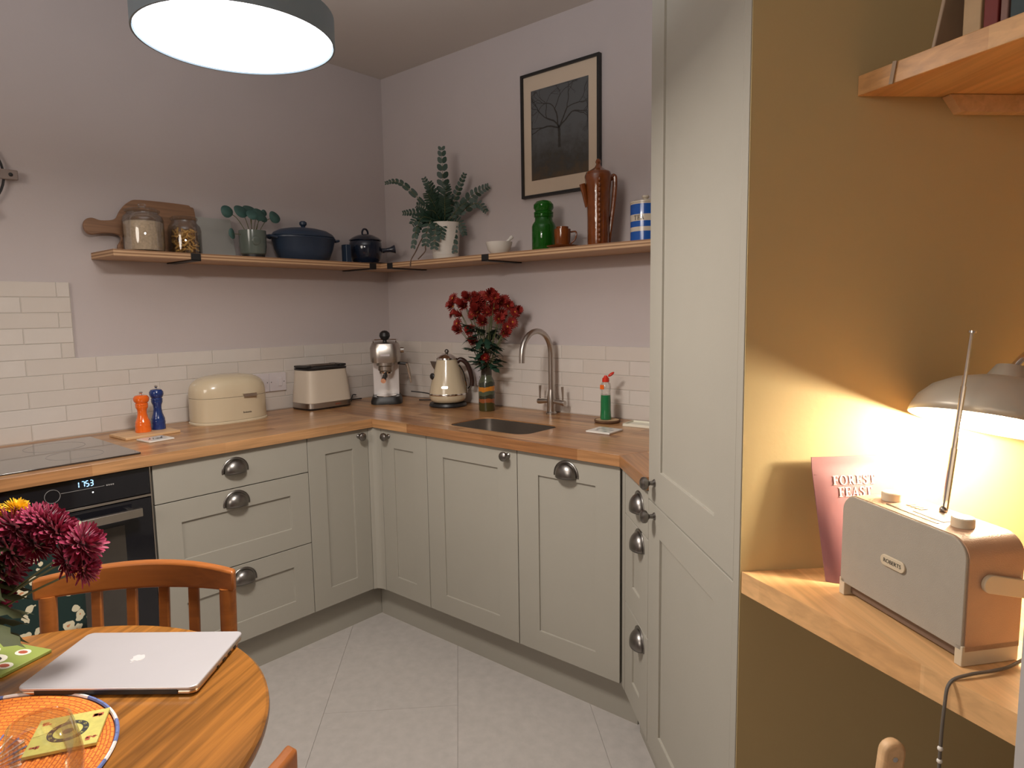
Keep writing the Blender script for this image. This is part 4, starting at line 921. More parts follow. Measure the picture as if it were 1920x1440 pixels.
def mummesh(name, r, petal):
    b = B(); b.use(petal)
    for l in range(7):
        el = R(-25+l*17); n = max(5, int(20*math.cos(max(el, 0)*.85))); 
        for i in range(n):
            a = 2*PI*(i+random.random()*.5+.5*l)/n; L_ = r*random.uniform(.85, 1.05)*(1-.05*l); w_ = r*.20; e2 = el+random.uniform(-.12, .12)
            d = Vector((math.cos(a)*math.cos(e2), math.sin(a)*math.cos(e2), math.sin(e2))); s_ = Vector((-math.sin(a), math.cos(a), 0)); u_ = s_.cross(d)*-1
            c0 = d*r*.12; c1 = d*L_*.6; c2 = d*L_+u_*r*.12
            b.add([tuple(c0), tuple(c1-s_*w_/2+u_*.05*r), tuple(c1+s_*w_/2+u_*.05*r), tuple(c1-u_*.03*r), tuple(c2-s_*w_*.3), tuple(c2+s_*w_*.3), tuple(c2+d*r*.06)],
                  [(0, 1, 3), (0, 3, 2), (1, 4, 3), (3, 5, 2), (3, 4, 6), (3, 6, 5)])
    me = b.mesh(name); me.shade_smooth(); return me
def leafmesh(name, L_, W_, m, lobes=3):
    b = B(); b.use(m); n = 10; vs = []; 
    for i in range(n+1):
        u = i/n; w_ = W_*math.sin(PI*min(1, u*1.05+.02))**.8*(1+.35*math.sin(u*lobes*2*PI)); z = -L_*.25*u*u
        vs += [(u*L_, -w_/2, z-.1*w_), (u*L_, 0, z), (u*L_, w_/2, z-.1*w_)]
    fs = []
    for i in range(n): fs += [(3*i, 3*i+1, 3*i+4, 3*i+3), (3*i+1, 3*i+2, 3*i+5, 3*i+4)]
    b.add(vs, fs); me = b.mesh(name); me.shade_smooth(); return me
DA = [daisymesh('flower', .033, M['redpetal'], M['floweryc'], 17, 3, cup_=c_) for c_ in (.1, .3, .55)]
LE = leafmesh('leaf', .075, .030, M['leaf'])
bq = thing('flower_bouquet', 'bouquet of rust-red daisy chrysanthemums in the banded vase by the sink', 'flowers', loc=(VX, VY, ZW+.19))
heads = [(-.162, -.878, 1.427), (-.21, -.716, 1.383), (-.201, -.748, 1.273), (-.123, -1.008, 1.354), (-.141, -.946, 1.343), (-.18, -.817, 1.225), (-.205, -.735, 1.305), (-.185, -.880, 1.153), (-.138, -.957, 1.261),
         (-.183, -.807, 1.345), (-.152, -.91, 1.403), (-.175, -.834, 1.410), (-.21, -.717, 1.419), (-.141, -.947, 1.395), (-.168, -.857, 1.309), (-.126, -.995, 1.31), (-.185, -.8, 1.273), (-.15, -.90, 1.36), (-.16, -.86, 1.38),
         (-.13, -.975, 1.38), (-.19, -.78, 1.38), (-.10, -.93, 1.41), (-.11, -.87, 1.42), (-.10, -.98, 1.35), (-.13, -.82, 1.39), (-.17, -.93, 1.37), (-.20, -.76, 1.34), (-.15, -.985, 1.29), (-.175, -.96, 1.325), (-.165, -.905, 1.425), (-.20, -.70, 1.35)]+[(-.165+random.uniform(-.05, .05), -.875+random.uniform(-.11, .11), 1.38+random.uniform(-.05, .05)) for _ in range(14)]
top = Vector((VX, VY, ZW+.19))
for i, h in enumerate(heads):
    v = Vector(h)-top; base_ = Vector((random.uniform(-.01, .01), random.uniform(-.01, .01), -.03))
    P = smoothcurve([base_, base_.lerp(v, .5)+Vector((0, 0, .02)), v], 5)
    obj('stem', B().tube(P, .0013, 5), M['stem'], bq)
    o = bpy.data.objects.new('flower', DA[i % 3]); COL.objects.link(o); o.parent = bq; o.location = v
    look = (Vector((v.x*2, v.y*2, .35*v.z))+Vector((-.30, -.26, .06))*random.uniform(.3, 1.2)).normalized(); o.rotation_euler = look.to_track_quat('Z', 'Y').to_euler(); s_ = random.uniform(.8, 1.08); o.scale = (s_,)*3
for i in range(90):
    a = random.uniform(0, 2*PI); z = random.uniform(.0, .20)**1.0; r_ = .008+z*.33*random.random()
    o = bpy.data.objects.new('leaf', LE); COL.objects.link(o); o.parent = bq; o.location = (r_*math.cos(a), r_*math.sin(a), z); o.rotation_euler = (random.uniform(-.4, .4), random.uniform(-.7, .5), a); s_ = random.uniform(.7, 1.15); o.scale = (s_,)*3
    if o.location.x+.06*s_*math.cos(a) > .14: o.scale = (.5,)*3
# tap
tp_ = thing('kitchen_tap', 'brushed steel swan-neck tap with two lever handles', 'tap', at(F_M, 1.166, -.072, ZW))
obj('base', B().lathe([(0.0001, 0), (.024, 0), (.024, .006), (.019, .012), (.0185, .05), (.018, .075), (.0135, .10), (.0125, .108), (0.0001, .108)], 28), M['steel'], tp_)
pts = [(0, 0, .10), (0, 0, .2), (0, 0, .265)]+[(0, -.0 - (.098-.098*math.cos(a)), .265+.098*math.sin(a)) for a in (R(d) for d in range(15, 181, 15))]+[(0, -.197, .235)]
pts = [(x-.0, y, z) for x, y, z in pts]
obj('spout', B().tube(pts, .0118, 20), M['steel'], tp_)
obj('crossbar', B().tube([(-.072, 0, .052), (-.066, 0, .052), (-.015, 0, .056), (.015, 0, .056), (.066, 0, .052), (.072, 0, .052)], [.011, .0125, .009, .009, .0125, .011], 18), M['steel'], tp_)
for s_ in (-1, 1): obj('lever', B().tube([(s_*.062, 0, .058), (s_*.062, 0, .085), (s_*.060, 0, .122)], [.0035, .004, .0062], 12), M['steel'], tp_)
# washing-up bottle on log slice
lg = thing('log_slice', 'round log slice coaster with dark bark under the green bottle', 'coaster', loc=(-.115, -1.478, ZW))
obj('bark', B().lathe([(.048, 0), (.052, .005), (.051, .011), (.0475, .011), (.0475, 0)], 28, closed=True), M['bark'], lg); obj('wood_face', B().lathe([(0.0001, .0), (.0473, .0), (.0473, .0105), (0.0001, .0112)], 28), M['logface'], lg)
wb = thing('washing_up_bottle', 'clear bottle half full of green liquid with a red flip cap', 'bottle', loc=(-.118, -1.473, ZW+.0117))
obj('liquid', B().lathe([(0.0001, .001), (.0215, .001), (.0225, .008), (.0205, .04), (.0205, .07), (.0195, .098), (0.0001, .098)], 28, sy=1), M['greenliq'], wb)
obj('bottle_body', B().lathe([(.0232, 0), (.024, .008), (.0218, .04), (.0218, .07), (.0208, .100), (.0190, .112), (.0215, .125), (.0190, .145), (.013, .152), (.012, .150), (.018, .143), (.0205, .125), (.018, .112), (.0198, .0995)], 28, closed=False) if False else B().lathe([(.0200, .0995), (.0182, .112), (.0210, .127), (.0190, .143), (.0125, .152)], 28), M['glass'], wb)
cp_ = obj('cap', B().lathe([(0.0001, .150), (.0135, .150), (.0145, .153), (.0135, .165), (.008, .170), (.006, .176), (0.0001, .176)], 20), M['redplastic'], wb)
fl_ = B(); fl_.T = Matrix.Translation((RI.x*.010, RI.y*.010, .172)) @ Matrix.Rotation(math.atan2(RI.y, RI.x), 4, 'Z') @ Matrix.Rotation(R(-35), 4, 'Y'); fl_.ball((.014, 0, 0), .015, 12, 8, sy=.65, sz=.4); obj('flip_lid', fl_, M['redplastic'], cp_)
obj('neck_label', B().lathe([(.0215, .126), (.0205, .137)], 20, (0, 0, 0)) if False else B().box(-.024, -.021, -.006, .012, .122, .140), M['orange'], wb, bevel=.001)
co2 = thing('coaster', 'pale square tile coaster with dark printed marks in front of the bottle', 'coaster', loc=(-.300, -1.583, ZW), rz=R(2))
obj('tile', B().box(-.050, .050, -.050, .050, 0, .007), M['white'], co2, bevel=.0015)
sk_ = B()
for x, y in ((-.02, .02), (.01, .03), (.03, -.01), (-.03, -.02), (.0, -.03), (.0, .0), (.025, .02)): sk_.box(x-.009, x+.009, y-.005, y+.005, .0068, .0074)
obj('printed_marks', sk_, M['greyline'], co2)
tr_ = B(); tr_.box(-.045, .045, -.085, .085, 0, .004)
for a in ((-.045, -.041, -.085, .085), (.041, .045, -.085, .085), (-.045, .045, -.085, -.081), (-.045, .045, .081, .085)): tr_.box(*a, .004, .010)
tag(obj('small_tray', tr_, M['sticker'], loc=(-.105, -1.655, ZW), rot=(0, 0, R(4))), 'shallow pale tray against the wall beside the tall cabinet', 'tray')

# ------------------------------------------------------------------ ceiling lamps
cl_ = thing('ceiling_lamp', 'round glowing disc lamp with a grey drum rim above the kitchen', 'ceiling lamp', loc=DISC)
LR = .1835
obj('drum', B().lathe([(LR+.004, -.003), (LR+.004, .052), (LR+.0005, .052), (LR+.0005, -.003)], 72, closed=True), M['drum'], cl_)
obj('top_plate', B().lathe([(0.0001, .047), (LR-.001, .047), (LR-.001, .050), (0.0001, .050)], 64), M['drum'], cl_)
obj('diffuser', B().lathe([(0.0001, -.0005), (LR-.002, -.0005), (LR-.001, .003), (0.0001, .003)], 64), M['discglow'], cl_)
obj('suspension_rod', B().tube([(0, 0, .052), (0, 0, ZC-DISC[2]-.02)], .005, 10), M['chrome'], cl_)
obj('ceiling_rose', B().lathe([(0.0001, ZC-DISC[2]-.03), (.05, ZC-DISC[2]-.03), (.05, ZC-DISC[2]-.001), (0.0001, ZC-DISC[2]-.001)], 28), M['drum'], cl_)

# ------------------------------------------------------------------ alcove desk and shelf
dk = thing('desk', 'thick pale stave desk board in the ochre alcove', 'desk', F_D)
SL = .306
obj('board', B().prism([(.8735, .002), (1.358, .002+SL*.4845), (1.358, .150), (1.95, .002+SL*1.0765), (1.95, .635+SL*1.08), (.8735, .637)], .842, .882), M['desk_wood'], dk, bevel=.0015).rotation_euler = (0, 0, 0)
us = thing('upper_shelf', 'pale stave shelf high on the ochre wall with a batten below', 'shelf', F_D)
obj('board', B().prism([(.8735, .186), (1.9, .186+.313*1.0265), (1.9, .62+.306*1.03), (.8735, .640)], 1.711, 1.744), M['shelf_wood'], us, bevel=.0012)
bt = B(); bt.T = Matrix(((0, 0, 1, 0), (1, 0, 0, 0), (0, 1, 0, 0), (0, 0, 0, 1)))
bt.prism([(.338, 1.710), (.63, 1.710), (.63, 1.682), (.360, 1.682)], .8735, .8935); obj('support_batten', bt, M['pale_wood'], us)
# books on the upper shelf
def book(label, s, t, w_, h, d, m, lean=0, name='book'):
    o = thing(name, label, 'book', at(F_D, s, t, 1.7445) @ Matrix.Rotation(math.atan(.313), 4, 'Z') @ Matrix.Rotation(R(lean), 4, 'Y'), group='books on the upper shelf')
    obj('cover', B().box(0, w_, 0, d, 0, h), m, o, bevel=.0015); obj('pages', B().box(.002, w_-.002, .004, d+.001, h-.001, h+.0006), M['sticker'], o)
book('slim beige booklet leaning against the cream book on the upper shelf', .985, .232, .006, .20, .13, M['bk_beige'], 12)
book('cream book at the left of the upright row on the upper shelf', 1.032, .246, .026, .22, .14, M['bk_cream'])
book('dark red book beside the cream one on the upper shelf', 1.060, .255, .020, .21, .14, M['bk_red'])
book('dull pink book right of the dark red one', 1.082, .262, .010, .20, .14, M['bk_pink'])
book('dark teal book in the middle of the upper shelf row', 1.094, .266, .030, .22, .14, M['bk_teal'])
book('dark navy book right of the teal one', 1.126, .277, .022, .23, .14, M['bk_navy'])
book('black book at the right frame edge of the upper shelf', 1.150, .285, .040, .22, .14, M['bk_black'])
rb = B().box(0, .007, -.0022, -.0004, 0, .034)
o = obj('ribbon_marker', rb, M['bk_beige']); o.matrix_world = at(F_D, .932, .2035, 1.7115) @ Matrix.Rotation(math.atan(.313), 4, 'Z') @ Matrix.Rotation(R(10), 4, 'Y'); tag(o, 'pale strip hanging over the front edge of the upper shelf', 'ribbon')

# radio
RF = at(F_D, .978, .124, .8825) @ Matrix.Rotation(math.atan2(.025, .238), 4, 'Z')
ra = thing('radio', 'retro portable radio with grey front and copper sides on the desk', 'radio', RF)
RW, RH_, RD = .242, .171, .088
obj('plinth_base', B().box(.013, RW-.013, .012, RD-.004, .004, .0195), M['dark_wood'], ra)
obj('foot', B().box(0, .012, 0, RD, 0, .028), M['radiocream'], ra, bevel=.001); obj('foot', B().box(RW-.012, RW, 0, RD, 0, .028), M['radiocream'], ra, bevel=.001)
prof_ = [(0, .020), (RW, .020)]+[(RW-.028+.028*math.cos(R(a)), RH_-.028+.028*math.sin(R(a))) for a in range(0, 91, 9)]+[(.028-.028*math.cos(R(a)), RH_-.028+.028*math.sin(R(a))) for a in range(90, -1, -9)]
cs_ = B(); cs_.T = Matrix.Translation((0, RD, 0)) @ YUP; cs_.prism([(x, z) for x, z in prof_], 0, RD-.004)
obj('case', cs_, M['copper'], ra)
fp2 = B(); fp2.T = Matrix.Translation((0, .0045, 0)) @ YUP; k_ = [((x-RW/2)*.985+RW/2, (z-.1)*.985+.1) for x, z in prof_]; fp2.prism(k_, 0, .0045)
fg = obj('front_grille', fp2, M['radiogrey'], ra, bevel=.0012)
bg = B(); bg.T = Matrix.Translation((RW/2-.004, 0, .094)) @ YUP; bg.prism(rrect(-.024, .024, -.0085, .0085, .0084, 6), 0, .003); bd2 = obj('badge', bg, M['radiocream'], ra, bevel=.0008)
text('lettering', 'ROBERTS', .0085, M['dark'], ra, Matrix.Translation((RW/2-.004, -.0032, .0942)) @ FRONT, ext=.0002)
for x in (.058, .190): obj('top_knob', B().lathe([(0.0001, RH_+.0004), (.0145, RH_+.0004), (.0145, RH_+.012), (.013, RH_+.0135), (0.0001, RH_+.0135)], 28, (x, .042, 0)), M['radiocream'], ra)
tpn = B(); tpn.box(.075, .172, .018, .022, RH_, RH_+.0008); tpn.box(.115, .170, .030, .060, RH_, RH_+.0007); obj('display_strip', tpn, M['gun'], ra)
for i in range(4): obj('button', B().box(.086+i*.008, .091+i*.008, .044, .056, RH_, RH_+.0015), M['radiocream'], ra)
an = B(); b0 = Vector((.128, .072, RH_+.004)); b1 = Vector((.121, .108, RH_+.262)); 
an.tube([b0, b0.lerp(b1, .35)], .0046, 10); an.tube([b0.lerp(b1, .35), b0.lerp(b1, .7)], .0037, 10); an.tube([b0.lerp(b1, .7), b1], .0028, 10); an.tube([b1, b1+(b1-b0).normalized()*.003], .0055, 12)
obj('antenna', an, M['chrome'], ra); obj('antenna_joint', B().ball((.128, .070, RH_+.003), .006, 12, 8), M['gun'], ra)
hp = B(); hp.T = Matrix.Translation((RW+.0005, 0, 0)) @ Matrix(((0, 0, 1, 0), (1, 0, 0, 0), (0, 1, 0, 0), (0, 0, 0, 1)))
pr_ = [(.034+.0125*math.cos(R(a)), .112+.0125*math.sin(R(a))) for a in range(70, 251, 15)]
dr_ = Vector((math.cos(R(-12)), math.sin(R(-12)))); e0 = Vector(pr_[-1])+dr_*.085; e1 = Vector(pr_[0])+dr_*.085
hp.prism(pr_+[tuple(e0), tuple(e1)], 0, .006); hd2 = obj('carry_handle', hp, M['radiocream'], ra, bevel=.0012)
# pouch leaning against the ochre wall
pm_ = at(F_D, .932, .112, .8828) @ Matrix.Rotation(R(90), 4, 'Z')
# in this frame: local X -> along t (to the right seen from the camera), local -Y -> towards camera
po = thing('snack_pouch', 'pink stand-up pouch lettered FOREST FEAST leaning behind the radio', 'pouch', pm_)
def pouchpt(u, v, side):
    tw2 = .150*(.80+.20*min(1, v/.9)) ; x = .075+(u-.5)*tw2; z = v*.212; lean = .034*v
    bulge = .016*max(0, 1-v*1.08)**.6*(1-(2*u-1)**4)+.0012
    if v > .86: bulge = .0012
    return (x, lean+(-bulge if side < 0 else bulge*.55)+.0, z)
nu, nv = 14, 20; vs = []; fs = []
for sd_ in (-1, 1):
    for j in range(nv+1):
        for i in range(nu+1): vs.append(pouchpt(i/nu, j/nv, sd_))
def ix(s_, i, j): return s_*(nu+1)*(nv+1)+j*(nu+1)+i
for s_ in (0, 1):
    for j in range(nv):
        for i in range(nu): fs.append((ix(s_, i, j), ix(s_, i+1, j), ix(s_, i+1, j+1), ix(s_, i, j+1)))
for j in range(nv): fs += [(ix(0, 0, j), ix(1, 0, j), ix(1, 0, j+1), ix(0, 0, j+1)), (ix(0, nu, j), ix(1, nu, j), ix(1, nu, j+1), ix(0, nu, j+1))]
for i in range(nu): fs += [(ix(0, i, 0), ix(1, i, 0), ix(1, i+1, 0), ix(0, i+1, 0)), (ix(0, i, nv), ix(1, i, nv), ix(1, i+1, nv), ix(0, i+1, nv))]
yawfix = Matrix.Rotation(R(180), 4, 'Z')
pomat = Matrix.Scale(-1, 4, (0, 1, 0))
pouchb = B(); pouchb.add([(x, y, z) for x, y, z in vs], fs); obj('bag', pouchb, M['pink'], po, angle=50)
obj('seal_line', B().box(.004, .146, .034*.86-.0022, .034*.86-.0008, .181, .1825), M['pink'], po)
for body, z, s_, sxx in (('FOREST', .1725, .0158, 1.0), ('FEAST', .1525, .0162, 1.0), ('Preda', .134, .010, .9)):
    yb = .034*z/.212-.016*max(0, 1-z/.212*1.08)**.6-.0022
    mx = Matrix.Translation((.073 if s_ > .012 else .068, yb, z)) @ Matrix.Rotation(R(-15), 4, 'X') @ FRONT
    if s_ > .012: serif('lettering', body, s_, M['pinkw'], po, mx, ext=.0003, gap=.14 if body == 'FOREST' else .08)
    else: text('lettering', body, s_, M['pinkw'], po, mx, sx=sxx, ext=.0010)
# desk lamp
ax = Vector((.12, -.27, -.96)).normalized()   # in desk frame: opening direction
LC = Vector((1.006, .366, 1.160))
lamp = thing('desk_lamp', 'grey dome desk lamp glowing warm over the radio', 'desk lamp', F_D)
Q = Matrix.Translation(LC) @ (-ax).to_track_quat('Z', 'Y').to_matrix().to_4x4()
shb = B(); shb.T = Q; r_ = .130
sp = [(r_, 0), (r_*.985, .012), (r_*.93, .030), (r_*.80, .050), (r_*.6, .066), (r_*.36, .076), (.022, .080)]
shb.lathe(sp, 56); sf = shb
sh1 = B(); sh1.T = Q
outer = sp; inn = [(r-.0025, z-.0025 if i else z) for i, (r, z) in enumerate(sp)]
def ringsurf(b, prof, seg=56):
    vs = [(r*math.cos(2*PI*i/seg), r*math.sin(2*PI*i/seg), z) for r, z in prof for i in range(seg)]
    b.add(vs, [(j*seg+i, j*seg+(i+1) % seg, (j+1)*seg+(i+1) % seg, (j+1)*seg+i) for j in range(len(prof)-1) for i in range(seg)])
sh1.use(M['shade']); ringsurf(sh1, outer); sh1.use(M['shadein']); ringsurf(sh1, [outer[0]]+inn)
me = sh1.mesh('shade'); me.shade_smooth(); shd = obj('shade', me, None, lamp)
cpb = B(); cpb.T = Q; cpb.lathe([(0.0001, .076), (.034, .076), (.030, .085), (.022, .100), (0.0001, .102)], 24); obj('shade_cap', cpb, M['shade'], lamp)
bl = B(); bl.T = Q; bl.ball((0, 0, .028), .024, 20, 12); obj('bulb', bl, M['bulb'], lamp)
capw = Q @ Vector((0, 0, .095)); 
arm = B(); arm.tube(smoothcurve([capw, capw+Vector((.0, .06, .03)), Vector((.99, .60, 1.20)), Vector((.99, .63, 1.05)), Vector((.99, .63, .90))], 8), .007, 12); obj('arm', arm, M['chrome'], lamp)
obj('lamp_base', B().lathe([(0.0001, .8828), (.07, .8828), (.07, .893), (.06, .900), (.01, .903), (0.0001, .903)], 36, (.99, .585, 0)), M['shade'], lamp)
lw = F_D @ (Q @ Vector((0, 0, -.004)))
dirw = (F_D.to_3x3() @ ax)
light('desk_lamp_light', 'POINT', lw, 13.5, (1, .87, .66), .022)
# yellow block + cord
tag(obj('yellow_book', B().box(0, .10, 0, .13, 0, .03), M['yellowbook'], bevel=.001), 'small yellow box lying behind the radio handle', 'box').matrix_world = at(F_D, 1.02, .415, .8828)
cordp = [(1.215, .262, .906), (1.222, .240, .895), (1.232, .205, .8875), (1.238, .175, .8865), (1.243, .140, .8865), (1.247, .112, .880), (1.250, .104, .85), (1.252, .100, .78), (1.252, .100, .60), (1.252, .105, .30), (1.252, .11, .02)]
cord = B(); cord.T = F_D; cord.tube(smoothcurve(cordp, 6), .0021, 8); o = obj('trailing_cable', cord, M['cable']); tag(o, 'dark flex running from the radio over the desk edge', 'cable')
wr = B(); wr.T = F_D
for z in (.795, .778): wr.ball((1.252, .1, z), .0036, 10, 6)
obj('cord_clip', wr, M['white'], o)

# ------------------------------------------------------------------ table, chairs
TX, TY, TR = -2.204, -1.752, .397
tb_ = thing('round_table', 'round golden wooden dining table at the lower left', 'table', loc=(TX, TY, 0), rz=R(28))
obj('tabletop', B().lathe([(0.0001, .726), (TR-.012, .726), (TR-.002, .731), (TR, .739), (TR-.001, .746), (TR-.005, .750), (0.0001, .750)], 96), M['table_wood'], tb_)
obj('apron', B().lathe([(.29, .66), (.31, .66), (.31, .7255), (.29, .7255)], 64, closed=True), M['table_wood'], tb_)
for i in range(4):
    a = R(45+90*i); obj('leg', B().tube([(.27*math.cos(a), .27*math.sin(a), .725), (.30*math.cos(a), .30*math.sin(a), .35), (.33*math.cos(a), .33*math.sin(a), 0)], [.026, .022, .016], 16), M['chair_wood'], tb_)
def chair(label, cx, cy, rz):
    """local: backrest at y=0, sitter faces -y ; origin on the floor under the backrest"""
    t = thing('dining_chair', label, 'chair', loc=(cx, cy, 0), rz=rz)
    W2 = .205; n = 16
    def yb(x): return -.055*(x/W2)**2      # ends of the rail curve forward
    vs = []; fs = []
    for i in range(n+1):
        x = -W2+2*W2*i/n; y = yb(x); z0, z1 = .765+.004*(x/W2)**2, .824-.010*(x/W2)**2
        vs += [(x, y-.012, z0), (x, y+.010, z0), (x, y+.012, z1), (x, y-.010, z1)]
    for i in range(n): a = i*4; c = a+4; fs += [(a, c, c+1, a+1), (a+1, c+1, c+2, a+2), (a+2, c+2, c+3, a+3), (a+3, c+3, c, a)]
    fs += [(0, 1, 2, 3), (n*4+3, n*4+2, n*4+1, n*4)]
    obj('top_rail', B().add(vs, fs), M['chair_wood'], t, bevel=.006, seg=3)
    for s_ in (-1, 1):
        x = s_*(W2-.020); y = yb(x)
        obj('back_post', B().tube([(x, y, .772), (x*1.0, y-.012, .62), (x*.98, y-.035, .45), (x*.96, y-.01, .2), (x*.95, y+.03, 0)], [.017, .0165, .018, .016, .014], 14), M['chair_wood'], t)
    for k_ in range(4):
        x = (-1.5+k_)*.068; y = yb(x); b = B(); vs = []
        for z, yy, w_ in ((.452, y*.6-.035, .009), (.60, y*.8-.018, .011), (.768, y, .011)): vs += [(x-w_, yy-.006, z), (x+w_, yy-.006, z), (x+w_, yy+.006, z), (x-w_, yy+.006, z)]
        fs = [(0, 3, 2, 1), (8, 9, 10, 11)]
        for a in (0, 4): fs += [(a, a+1, a+5, a+4), (a+1, a+2, a+6, a+5), (a+2, a+3, a+7, a+6), (a+3, a, a+4, a+7)]
        obj('back_slat', b.add(vs, fs), M['chair_wood'], t, bevel=.003)
    obj('seat', B().prism(rrect(-.20, .20, -.42, -.012, .05, 6), .432, .455), M['chair_wood'], t, bevel=.006)
    for s_ in (-1, 1): obj('front_leg', B().tube([(s_*.165, -.375, .432), (s_*.170, -.385, 0)], [.018, .013], 14), M['chair_wood'], t)
    obj('stretcher', B().tube([(-.165, -.38, .22), (.165, -.38, .22)], .009, 10), M['chair_wood'], t)
    return t
def rz_to(cx, cy): return math.atan2(TY-cy, TX-cx)+PI/2
CX1, CY1 = -1.815, -1.365
chair('golden wooden dining chair with slatted back behind the round table', CX1, CY1, R(-45.0))
a2 = R(-86); CX2, CY2 = TX+.472*math.cos(a2)+.024, TY+.472*math.sin(a2)-.024
chair('second golden wooden chair, only its back rail tip in view right of the table', CX2, CY2, math.atan2(TY-CY2, TX-CX2)+PI/2)
# pale chair at the desk (only a post tip is in view)
dc = thing('desk_chair', 'pale wooden desk chair, only one screwed back post tip showing', 'chair', at(F_D, 1.25, -.033, 0))
def flatpost(x):
    b = B(); b.T = Matrix.Translation((x+.008, 0, 0)) @ Matrix.Rotation(R(-5), 4, 'X') @ Matrix.Rotation(R(90), 4, 'Z') @ YUP
    pts = [(.0155*math.cos(R(a)), .798+.0155*math.sin(R(a))) for a in range(0, 181, 15)]+[(-.018, .4), (-.014, .02), (.014, .02), (.018, .4)]
    b.prism(pts, -.016, .0); return b
o = obj('back_post', flatpost(0), M['pale_wood'], dc, bevel=.005, seg=3)
obj('screw', B().tube([(.006, .0685, .789), (.0093, .0685, .789)], .0034, 12), M['chrome'], o)
obj('back_post', flatpost(.36), M['pale_wood'], dc, bevel=.005, seg=3)
obj('back_rail', B().box(.009, .351, .054, .068, .69, .74), M['pale_wood'], dc, bevel=.003)
obj('seat', B().prism(rrect(-.01, .37, -.40, .018, .03, 5), .43, .452), M['pale_wood'], dc, bevel=.004)
for x in (.02, .34): obj('front_leg', B().tube([(x, -.37, .43), (x, -.38, 0)], .014, 12), M['pale_wood'], dc)

# laptop
lc = [Vector(p) for p in ((-1.977, -1.506), (-1.789, -1.731), (-1.931, -1.857), (-2.115, -1.622))]
cen = (lc[0]+lc[1]+lc[2]+lc[3])/4; dx_ = (lc[1]-lc[0]).normalized()
lp = thing('laptop', 'closed silver laptop lying on the round table', 'laptop', loc=(cen.x, cen.y, .7505), rz=math.atan2(dx_.y, dx_.x))
HX, HY = .146, .094
obj('base', B().prism(rrect(-HX+.001, HX-.001, -HY+.001, HY-.001, .011, 6), .001, .008), M['alus'], lp, bevel=.002)
obj('lid', B().prism(rrect(-HX, HX, -HY, HY, .012, 6), .0085, .0145), M['alu'], lp, bevel=.0015)
obj('hinge_strip', B().box(-HX+.03, HX-.03, -HY-.0006, -HY+.004, .003, .0105), M['black'], lp)
pts_ = B()
for i, w_ in enumerate((.008, .010, .010, .004)): pts_.box(HX-.0018, HX+.0002, .05-.022*i, .05-.022*i+w_, .0025, .0055)
obj('port', pts_, M['black'], lp)
def applepath():
    P = [(0, .62), (.18, .70), (.42, .72), (.66, .60), (.76, .48), (.60, .30), (.56, .08), (.66, -.12), (.80, -.22), (.68, -.50), (.48, -.78), (.28, -.84), (.0, -.74), (-.26, -.84), (-.46, -.78), (-.70, -.46), (-.84, -.05), (-.80, .34), (-.60, .62), (-.34, .72), (-.14, .68)]
    return [(p.x, p.y) for p in smoothcurve([(x, y, 0) for x, y in P]+[(0, .62, 0)], 4)][:-1]
lg_ = B(); S_ = .0135; lg_.T = Matrix.Translation((0, -.002, 0)) @ Matrix.Rotation(PI, 4, 'Z')
lg_.prism([(x*S_, y*S_) for x, y in applepath()], .0144, .0149)
lf = [(.02, .78), (.10, 1.02), (.32, 1.18), (.36, 1.0), (.24, .82)]; lg_.prism([(x*S_, y*S_) for x, y in lf], .0144, .0149)
obj('lid_emblem', lg_, M['logo'], lp)
# placemat
PMX, PMY, PR = -2.230, -1.787, .197
pmt = thing('placemat', 'round woven orange placemat with blue and white edge', 'placemat', loc=(PMX, PMY, .7505))
mb = B(); seg_ = 110; prof_ = []; nr = 32
for i in range(nr+1):
    r = PR*.965*i/nr; prof_.append((max(r, .0001), .0022+.0009*(1 if i % 2 else -1)))
mb.lathe([(0.0001, 0), (PR*.965, 0)]+prof_[::-1], seg_); obj('weave', mb, M['matorange'], pmt)
ed = B(); NN = 60
for i in range(NN):
    a0, a1 = 2*PI*i/NN, 2*PI*(i+1.05)/NN; ed.use(M['matblue'] if i % 5 < 3 else M['matwhite'])
    ed.tube([((PR-.003)*math.cos(a), (PR-.003)*math.sin(a), .0028) for a in (a0, (a0+a1)/2, a1)], .0028, 6)
obj('edge_binding', ed, None, pmt)
rd = B()
for k_ in range(3):
    a0 = R(120*k_+70); rd.use(M['matblue'] if k_ % 2 else M['matwhite'])
for i in range(36):
    a = 2*PI*i/36; rd.use(M['matwhite'] if i % 2 else M['matblue']); rd.tube([(.055*math.cos(a), .055*math.sin(a), .0036), (.085*math.cos(a+.25), .085*math.sin(a+.25), .0036)], .0012, 4)
obj('centre_pattern', rd, None, pmt)
# coaster on placemat
cq = [Vector(p) for p in ((-2.126, -1.749), (-2.047, -1.793), (-2.072, -1.874), (-2.150, -1.833))]; cc = (cq[0]+cq[1]+cq[2]+cq[3])/4; cdx = (cq[1]-cq[0]).normalized()
c3 = thing('coaster', 'lime green square coaster with a dark ring print on the orange placemat', 'coaster', loc=(cc.x, cc.y, .7545), rz=math.atan2(cdx.y, cdx.x))
obj('board', B().box(-.045, .045, -.045, .045, 0, .005), M['coastergreen'], c3, bevel=.0008)
rg_ = B().lathe([(.026, .005), (.026, .0054), (.0185, .0054), (.0185, .005)], 40, closed=True); rg_.ball((0, 0, .0052), .007, 12, 4, sz=.05)
obj('ring_print', rg_, M['dark'], c3)
for x, y in ((.033, .028), (.034, -.03), (-.032, .03), (-.034, -.028)):
    sp_ = B()
    for k_ in range(5): sp_.box(x+random.uniform(-.006, .006)-.002, x+random.uniform(-.006, .006)+.003, y+random.uniform(-.004, .004)-.001, y+random.uniform(-.004, .004)+.002, .005, .0053)
    obj('berry_print', sp_, M['stickred'], c3)
